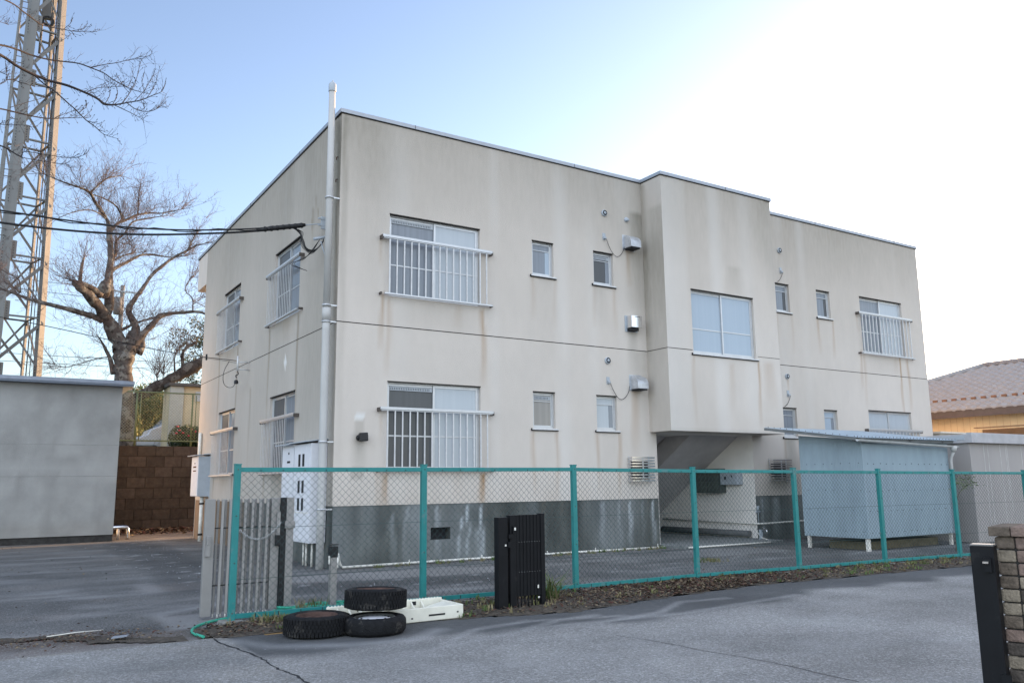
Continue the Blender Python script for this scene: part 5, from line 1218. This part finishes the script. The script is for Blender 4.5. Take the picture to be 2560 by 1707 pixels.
NEAR = [
 [(-6.106,0.695,9.318,0.0174),(-5.741,1.212,9.53,0.0163),(-5.391,1.738,9.723,0.0128),(-5.237,1.98,9.759,0.013),(-5.078,2.204,9.782,0.0133),(-4.934,2.375,9.793,0.0112),(-4.792,2.49,9.84,0.0091),(-4.589,2.603,9.914,0.0069),(-4.34,2.682,9.978,0.0056),(-4.176,2.682,10.033,0.0047),(-3.991,2.656,10.066,0.0038)],
 [(-4.383,2.668,9.979,0.0058),(-4.222,2.664,10.056,0.0047),(-4.178,2.624,10.126,0.0035)],
 [(-4.548,2.617,9.933,0.0058),(-4.456,2.594,10.05,0.0046),(-4.431,2.565,10.106,0.0035)],
 [(-4.462,2.664,9.927,0.0058),(-4.436,2.696,9.881,0.0047),(-4.606,2.688,9.676,0.0035)],
 [(-6.061,1.39,8.665,0.0201),(-5.513,1.976,9.02,0.0171),(-5.293,2.212,9.126,0.0174),(-5.041,2.444,9.189,0.0156),(-4.741,2.645,9.271,0.0137),(-4.497,2.747,9.349,0.0116),(-4.249,2.789,9.4,0.0117),(-4.039,2.763,9.358,0.0118),(-3.809,2.673,9.266,0.0094),(-3.663,2.564,9.13,0.0094),(-3.482,2.398,8.98,0.0082),(-3.307,2.212,8.845,0.007),(-3.061,1.944,8.72,0.0042)],
 [(-4.039,2.763,9.358,0.0094),(-3.817,2.714,9.46,0.0071),(-3.616,2.621,9.511,0.0062),(-3.4,2.479,9.57,0.0052),(-3.205,2.318,9.576,0.0047),(-3.074,2.194,9.631,0.0035)],
 [(-6.065,1.365,8.717,0.0281),(-5.499,2.0,8.851,0.0256),(-5.27,2.21,8.827,0.0261),(-5.015,2.39,8.813,0.0244),(-4.714,2.538,8.815,0.0248),(-4.409,2.615,8.831,0.0229),(-4.1,2.562,8.741,0.0208),(-3.897,2.45,8.622,0.0208),(-3.796,2.351,8.508,0.0253),(-3.639,2.263,8.491,0.0161),(-3.425,2.152,8.543,0.0127),(-3.215,2.009,8.585,0.0104),(-3.025,1.893,8.683,0.0081),(-2.892,1.806,8.754,0.0058),(-2.833,1.827,8.927,0.0037)],
 [(-3.639,2.263,8.491,0.0092),(-3.427,2.034,8.323,0.0069),(-3.297,1.867,8.202,0.005),(-3.188,1.707,8.08,0.0036)],
 [(-3.425,2.143,8.527,0.0092),(-3.276,1.927,8.341,0.008),(-3.091,1.733,8.278,0.0057),(-2.941,1.639,8.354,0.0045),(-2.826,1.608,8.491,0.0034)],
 [(-3.502,2.199,8.531,0.0092),(-3.385,2.246,8.79,0.007),(-3.288,2.294,9.086,0.0059),(-3.237,2.334,9.408,0.0035)],
 [(-3.31,2.079,8.571,0.0069),(-3.154,2.077,8.827,0.0058),(-3.058,2.096,9.085,0.0047),(-3.002,2.085,9.221,0.0035)],
 [(-3.658,2.278,8.5,0.0069),(-3.58,2.367,8.767,0.0058),(-3.621,2.485,8.981,0.0047),(-3.763,2.596,9.08,0.0035)],
 [(-3.385,2.246,8.79,0.0058),(-3.482,2.386,8.949,0.0047),(-3.607,2.571,9.262,0.0035)],
 [(-3.154,2.07,8.811,0.0058),(-3.192,2.188,9.015,0.0047),(-3.164,2.227,9.203,0.0035)],
 [(-3.119,1.953,8.635,0.0058),(-3.002,1.972,8.896,0.0046),(-2.945,2.021,9.183,0.0035)],
 [(-3.776,2.351,8.525,0.0069),(-3.699,2.447,8.795,0.0058),(-3.803,2.612,9.077,0.0035)],
 [(-4.1,2.562,8.741,0.0081),(-3.901,2.581,8.9,0.0058),(-3.64,2.481,8.945,0.0047),(-3.404,2.335,8.961,0.0035)],
 [(-3.249,2.239,9.022,0.0047),(-3.348,2.38,9.209,0.0035)],
 [(-3.215,2.009,8.585,0.0058),(-3.162,1.859,8.389,0.0046),(-3.201,1.86,8.332,0.0034)],
 [(-3.897,2.45,8.622,0.0058),(-3.979,2.545,8.765,0.0046),(-4.061,2.586,8.811,0.0035)],
 [(-4.955,2.424,8.808,0.0133),(-4.81,2.456,8.706,0.0112),(-4.604,2.476,8.6,0.0113),(-4.417,2.421,8.431,0.0113),(-4.252,2.335,8.268,0.0101),(-4.089,2.203,8.063,0.009),(-3.93,2.079,7.909,0.0078),(-3.793,1.945,7.747,0.0058),(-3.574,1.782,7.652,0.0036)],
 [(-4.211,2.296,8.203,0.0068),(-4.094,2.372,8.37,0.0045),(-4.084,2.388,8.403,0.0032)],
 [(-4.129,2.23,8.1,0.0056),(-3.993,2.325,8.327,0.0036)],
 [(-4.089,2.194,8.048,0.0056),(-3.833,2.081,7.98,0.0036)],
 [(-5.955,1.08,7.47,0.0156),(-5.415,1.557,7.692,0.0123),(-5.184,1.747,7.759,0.0126),(-4.943,1.915,7.816,0.0107),(-4.677,2.069,7.894,0.0098),(-4.386,2.2,8.027,0.0067),(-4.149,2.23,8.095,0.004)],
 [(-4.581,2.128,7.952,0.0055),(-4.369,2.281,8.17,0.0045),(-4.192,2.34,8.285,0.0034)],
 [(-5.896,0.686,6.838,0.0151),(-5.36,1.107,6.888,0.0119),(-5.219,1.218,6.875,0.01),(-5.056,1.344,6.847,0.0102),(-5.01,1.423,6.971,0.0062),(-4.735,1.632,7.06,0.0055),(-4.355,1.796,7.131,0.0047),(-4.164,1.831,7.206,0.0039),(-4.052,1.844,7.291,0.0031)],
 [(-5.975,1.203,7.684,0.0098),(-5.454,1.857,8.253,0.0074),(-5.321,2.051,8.464,0.0064),(-4.999,2.289,8.536,0.0048),(-4.727,2.462,8.646,0.0034)],
 [(-5.473,1.953,8.516,0.0064),(-5.376,2.005,8.452,0.0053),(-5.407,2.075,8.75,0.0032)],
 [(-5.279,1.724,7.815,0.0052),(-4.979,2.101,8.158,0.0048),(-4.697,2.367,8.434,0.0033)],
 [(-5.884,1.304,9.179,0.0061),(-5.543,1.787,9.354,0.0042),(-5.435,1.927,9.412,0.0032)],
 [(-5.055,1.341,6.835,0.0061),(-4.82,1.536,6.898,0.0052),(-4.576,1.687,6.957,0.0042),(-4.328,1.779,7.006,0.0032)],
 [(-5.556,1.169,7.246,0.006),(-5.306,1.433,7.386,0.0051),(-5.042,1.694,7.537,0.0042),(-4.856,1.811,7.569,0.0032)],
]

# ---------------- trees ----------------
def bark(name, a, b, c, sc=5):
    m = mat(name, a, .95, var=.35, scale=sc, bump=1.0, bscale=14, spec=.15)
    n = m.node_tree.nodes; L = m.node_tree.links; bs_ = n['Principled BSDF']; src = bs_.inputs['Base Color'].links[0].from_socket
    gg = n.new('ShaderNodeNewGeometry')
    for sc_, th, col, am in ((3.5, .54, b, .8), (9, .60, c, .9)):
        z = n.new('ShaderNodeTexNoise'); z.inputs['Scale'].default_value = sc_; z.inputs['Detail'].default_value = 6; L.new(gg.outputs['Position'], z.inputs['Vector'])
        r = n.new('ShaderNodeMapRange'); r.inputs[1].default_value = th-.04; r.inputs[2].default_value = th+.04; r.inputs[4].default_value = am; L.new(z.outputs['Fac'], r.inputs[0])
        k = n.new('ShaderNodeMix'); k.data_type = 'RGBA'; L.new(r.outputs[0], k.inputs[0]); L.new(src, k.inputs[6]); k.inputs[7].default_value = (*col, 1); src = k.outputs[2]
    L.new(src, bs_.inputs['Base Color']); return m
brk = bark('cherry_bark', (.085, .074, .068), (.20, .195, .175), (.035, .03, .027))
twg = mat('twig_bark_rose', (.12, .088, .080), .9, var=.3)
brk2 = bark('dark_bark', (.06, .05, .045), (.15, .14, .125), (.03, .025, .02))
def limb(g, pl, n=8, wob=.0):
    P = [Vector(p[:3]) for p in pl]; r = [p[3] for p in pl]
    # refine
    Q, rq = [], []
    for i in range(len(P)-1):
        m_ = 3
        for k in range(m_):
            t = k/m_
            p0_, p1, p2, p3 = P[max(i-1, 0)], P[i], P[i+1], P[min(i+2, len(P)-1)]
            q = .5*((2*p1)+(p2-p0_)*t+(2*p0_-5*p1+4*p2-p3)*t*t+(3*p1-p0_-3*p2+p3)*t**3)
            rr_ = r[i]+(r[i+1]-r[i])*t
            Q.append(q+Vector((R.uniform(-1, 1), R.uniform(-1, 1), R.uniform(-1, 1)))*rr_*wob); rq.append(rr_*(1+R.uniform(-wob, wob)*1.3))
    Q.append(P[-1]); rq.append(r[-1]); g.tube(Q, rq, n); return Q, rq
def twig(g, o, d, L, r, lev, up_=.15):
    n = 4; pts = [o]; d = d.normalized()
    for k in range(n):
        d = (d+Vector((R.gauss(0, .22), R.gauss(0, .22), R.gauss(up_*.4, .18)))).normalized(); pts.append(pts[-1]+d*L/n)
    g.tube(pts, [r*(1-.6*i/n) for i in range(n+1)], 3, cap=False)
    if lev:
        for _ in range(R.randint(2, 4)):
            i = R.randint(1, n); dd = (d+Vector((R.gauss(0, .7), R.gauss(0, .7), R.gauss(up_, .6)))).normalized(); twig(g, pts[i], dd, L*R.uniform(.35, .65), r*.7, lev-1, up_)
t = thing('cherry_tree', 'big bare old cherry tree with lichen-spotted trunk behind the block wall', 'tree', (-1.2, 18.3, 2.7))
g = MB(); ref = []
for pl in CHERRY:
    Q, rq = limb(g, [(*p[:3], p[3]*.86) for p in pl], 10, .10)
    ref.append((Q, rq))
g.done('trunk', brk, t)
g = MB()
ctr = Vector((-1.8, 18.3, 7.5))
for Q, rq in ref[1:]:
    Ltot = sum((b-a).length for a, b in zip(Q, Q[1:]))
    for _ in range(int(Ltot*15)+5):
        i = R.randint(1, len(Q)-1)
        if rq[i] > .16 and R.random() < .6: continue
        ax = (Q[i]-Q[i-1]).normalized(); out = (Q[i]-ctr).normalized()
        d = (ax*.6+out*.6+Vector((R.gauss(0, .6), R.gauss(0, .6), R.gauss(.15, .5))))
        twig(g, Q[i], d, R.uniform(.4, 1.3), R.uniform(.0045, .0085), 2)
    if rq[-1] < .05:
        for _ in range(5): twig(g, Q[-1], (Q[-1]-Q[-3])+Vector((R.gauss(0, .3), R.gauss(0, .3), R.gauss(0, .3)))*(Q[-1]-Q[-3]).length, R.uniform(.6, 1.3), .010, 2)
for _ in range(26):   # long pale suckers from the fork
    o = Vector((-1.35+R.uniform(-.4, .8), 18.1, 6.4+R.uniform(-.3, 1.2))); twig(g, o, Vector((R.gauss(0, .8), R.gauss(0, .3), R.uniform(.1, 1))), R.uniform(1.0, 2.6), .009, 1)
g.done('crown', twg, t)
t = thing('leaning_tree', 'dark mossy trunk leaning up to the right behind the olive fence and beige building', 'tree', (-.7, 20, 2.7))
g = MB(); ref = [limb(g, pl, 10, .12) for pl in LEANING]; g.tube([ref[0][0][0], ref[0][0][0]+Vector((-.35, .1, -.9)), ref[0][0][0]+Vector((-.4, .1, -2.2))], [.27, .3, .36], 10); g.done('trunk', brk2, t)
g = MB()
for Q, rq in ref:
    for _ in range(26): i = R.randint(2, len(Q)-1); twig(g, Q[i], Vector((R.gauss(0, .4), R.gauss(0, .3), 1)), R.uniform(.4, 1.6), .009, 1)
g.done('crown', twg, t)
t = thing('evergreen_tree', 'dark green evergreen tree peeping past the far corner of the apartment block', 'tree', (3.6, 23.5, 2.7))
g = MB(); g.tube([(3.6, 23.5, 2.7), (3.6, 23.5, 9)], [.2, .05], 8)
for k in range(14): z = 4+k*.4; a = k*2.4; g.tube([(3.6, 23.5, z), (3.6+math.cos(a)*1.9, 23.5+math.sin(a)*1.6, z+.5)], [.04, .01], 4)
g.done('trunk', brk2, t)
g = MB()
for k in range(90):
    a = R.uniform(0, 6.3); rr_ = R.uniform(.3, 2.1); z = R.uniform(4.6, 8.9); leafball(g, (3.6+math.cos(a)*rr_, 23.5+math.sin(a)*rr_*.8, z), (.45, .45, .3), 150, (.03, .07), (0, 0, 1))
g.done('crown', [mat('evergreen_dark', (.028, .045, .02), .7, var=.4), mat('evergreen_light', (.07, .085, .03), .7)], t, fixn=False)
# overhanging branches of a nearer tree whose trunk stands left of the frame
t = thing('bare_tree', 'nearer bare tree reaching in from the left, budded branches crossing the tower', 'tree', (-9.8, 1.5, 0))
g = MB(); root = Vector((-9.8, 1.5, 0)); g.tube([root, root+Vector((.05, 0, 3)), root+Vector((.2, 0, 6)), root+Vector((.1, 0, 8.5)), root+Vector((.3, .1, 12))], [.24, .19, .15, .11, .05], 10); g.done('trunk', brk, t)
g = MB(); nr_ = []
dk = mat('dark_branch', (.035, .028, .028), .85, var=.3)
for pl in NEAR:
    x0_ = pl[0][0]
    if pl[0][0] < -5.4:
        p = pl[0]; zz = max(2.5, p[2]-1.0); q0 = (root.x+.12, 1.5, zz, p[3]*2.4); pl = [q0, (q0[0]*.66+p[0]*.34, 1.5*.66+p[1]*.34, zz+.45, p[3]*1.9), (q0[0]*.3+p[0]*.7, 1.5*.3+p[1]*.7, p[2]-.15, p[3]*1.35)]+list(pl)
    nr_.append(limb(g, pl, 6, .03))
g.done('branches', dk, t)
g = MB()
for Q, rq in nr_:
    for i in range(2, len(Q)):
        if rq[i] < .035:
            for _ in range(2 if R.random() < .5 else 1):
                ax = (Q[i]-Q[i-1]).normalized(); sd_ = ax.orthogonal(); d = ax*.6+Vector((0, 0, R.choice((-1, 1, 1))))*R.uniform(.3, 1)+Vector((0, R.gauss(0, .4), 0))
                o = Q[i-1].lerp(Q[i], R.random()); L = R.uniform(.05, .18); e = o+d.normalized()*L; g.tube([o, o.lerp(e, .5)+Vector((R.gauss(0, .01), 0, R.gauss(0, .01))), e], [.0038, .003, .0025], 3, cap=False); g.tube([e, e+d.normalized()*.028], [.0075, .003], 4)
    if len(Q) > 7 and rq[-1] < .012:
        for _ in range(5): i = R.randint(len(Q)//2, len(Q)-1); ax = (Q[i]-Q[i-1]).normalized(); twig(g, Q[i], ax+Vector((R.gauss(0, .4), R.gauss(0, .4), R.gauss(.2, .4))), R.uniform(.15, .45), .0036, 1, .3)
g.done('twigs', dk, t)

# ---------------- wires ----------------
A = Vector((-.12, .72, 6.33))
def cable(nm, pts, r, label, cat='cable', grp=None):
    g = MB(); 
    for q in pts: g.tube(q, r, 6)
    return g
cab = thing('service_cable', 'pair of thick black cables running in from the left to a bracket by the downpipe', 'cable', A)
w1 = [(-40, 1, 9.6), (-24, 1, 7.3), (-14, 1.0, 6.15), (-9, 1, 5.84), (-5.27, 1.0, 5.78), (-4.59, 1.0, 5.765), (-3.73, 1.0, 5.775), (-3.1, .98, 5.81), (-2.3, .95, 5.9), (-1.3, .92, 6.08), (-.75, .85, 6.2), (-.40, .8, 6.27)]
w2 = [(-40, 1.05, 9.4), (-24, 1.05, 7.0), (-14, 1.05, 5.8), (-9, 1.05, 5.6), (-5.26, 1.05, 5.59), (-4.49, 1.05, 5.60), (-3.67, 1.05, 5.655), (-2.9, 1.03, 5.745), (-1.77, 1.0, 5.95), (-1.24, .94, 6.05), (-.75, .85, 6.18), (-.40, .8, 6.25)]
g = MB(); g.tube(smooth(w1), .014, 6); g.tube([Vector(p)+Vector((0, .03, .03*math.sin(i*1.3))) for i, p in enumerate(smooth(w1))], .009, 5); g.tube(smooth(w2), .018, 6); g.done('conductor', M['cable'], cab)
g = MB(); g.tube([(-1.25, .93, 6.06), (-.9, .88, 6.15), (-.45, .8, 6.25), (-.38, .79, 6.27)], [.03, .045, .045, .03], 10)
for i in range(7): q = Vector((-1.1, .9, 6.1)).lerp(Vector((-.45, .8, 6.25)), i/6); g.tube([q-Vector((.015, 0, .004)), q+Vector((.015, 0, .004))], .052, 8)
g.done('wrapping', M['cable'], cab)
g = MB()
for k in range(6):
    e = Vector((-.05-.03*k*.3, .66-.02*k, 6.02-.02*k)); s0 = Vector((-.66+.03*k, .83, 6.20-.005*k)); 
    g.tube(smooth([s0, s0+Vector((.14, 0, -.05)), (-.40-.02*k, .78, 5.98-.02*k), (-.38+.015*k, .74, 5.80-.02*k), (-.24, .70, 5.76-.01*k), (-.12, .68, 5.86), e]), .007 if k < 4 else .005, 5)
for k in range(3): g.tube(smooth([(-.12, .7, 6.0), (-.25-.04*k, .75, 5.72-.03*k), (-.40, .8, 5.62-.02*k), (-.5-.05*k, 1.2, 5.58), (-.05, 1.6, 5.6)]), .005, 5)
g.done('loop_wire', M['cable'], cab)
g = MB(); g.tube([(-.40, .8, 6.26), (-.22, .76, 6.3), (-.05, .72, 6.33)], .010, 6).box(-.10, -.001, .70, .73, 6.22, 6.46).box(-.16, -.04, .69, .72, 6.40, 6.43).box(-.16, -.04, .69, .72, 6.27, 6.30).tube([(-.0, .62, 6.05), (-.25, .68, 5.98)], .03, 8).tube([(-.02, .60, 5.6), (-.12, .64, 5.95)], .012, 6)
g.done('bracket', M['grey_paint'], cab)
cab = thing('telephone_cable', 'thin black cable drooping to a small bracket between the side wall windows', 'cable', (-.3, 5.8, 4.3))
w3 = [(-40, 6, 12.5), (-24, 6, 8.9), (-14, 6, 6.6), (-9, 6, 5.5), (-5.11, 6, 4.94), (-4.21, 6, 4.83), (-3.0, 6, 4.63), (-1.85, 6, 4.46), (-.9, 5.95, 4.38), (-.45, 5.85, 4.35), (-.30, 5.8, 4.33)]
g = MB(); g.tube(smooth(w3), .009, 5); g.tube([(-.95, 5.95, 4.32), (-.95, 5.95, 4.46)], .02, 6); g.tube([(-1.6, 6, 4.40), (-.6, 5.9, 4.33), (-.30, 5.8, 4.28)], .005, 4); g.done('conductor', M['cable'], cab)
g = MB(); g.tube([(-.28, 5.75, 4.44), (-.28, 5.75, 4.08)], .022, 8).tube([(-.28, 5.75, 4.3), (0, 5.75, 4.3)], .012, 6).tube([(-.28, 5.75, 4.12), (0, 5.75, 4.12)], .012, 6); g.done('bracket', M['aluw'], cab)
g = MB(); g.tube(smooth([(-.45, 5.85, 4.32), (-.5, 6.2, 4.1), (-.42, 6.5, 3.85), (-.3, 6.4, 3.74), (-.25, 6.1, 3.76), (-.26, 5.95, 3.88)]), .007, 5).tube(smooth([(-.28, 5.75, 4.08), (-.22, 5.85, 4.02), (-.32, 5.75, 3.98), (-.26, 5.9, 3.94)]), .012, 5).lathe([(.05, -.06), (.05, .0), (.03, .03), (.001, .035)], (-.26, 5.9, 3.86), 8); g.done('drip_loop', M['cable'], cab)
M['pole'] = mat('pole_concrete', (.16, .155, .15), .8)
fw_ = [((-60, 55, 20.5), (5, 60, 17.5)), ((-60, 55, 19.5), (5, 60, 16.7)), ((-60, 50, 12.2), (14, 52, 10.8)), ((-60, 50, 11.5), (14, 52, 10.3))]
for i, (a, b) in enumerate(fw_):
    g = MB(); g.tube(sag(a, b, .8, 20), .022, 4); o = g.done('overhead_wire', M['cable'])
    tag(o, ['uppermost of the faint overhead wires behind the tower', 'second faint overhead wire below the uppermost', 'third faint overhead wire, crossing low behind the cherry trunk', 'lowest faint overhead wire behind the cherry trunk'][i], 'wire', 'distant overhead wires')
t = thing('utility_pole', 'distant utility pole with a grey transformer seen through the cherry branches', 'utility pole', (3.6, 60, 2.7))
g = MB(); g.tube([(3.6, 60, 2.7), (3.6, 60, 18)], .17, 8); g.done('pole', M['pole'], t)
g = MB(); g.tube([(3.3, 59.8, 15.5), (3.3, 59.8, 16.9)], .33, 10); g.done('transformer', M['pole'], t)
g = MB(); g.box(2.4, 4.8, 59.8, 60, 17.4, 17.5); g.done('crossarm', M['grey_paint'], t)
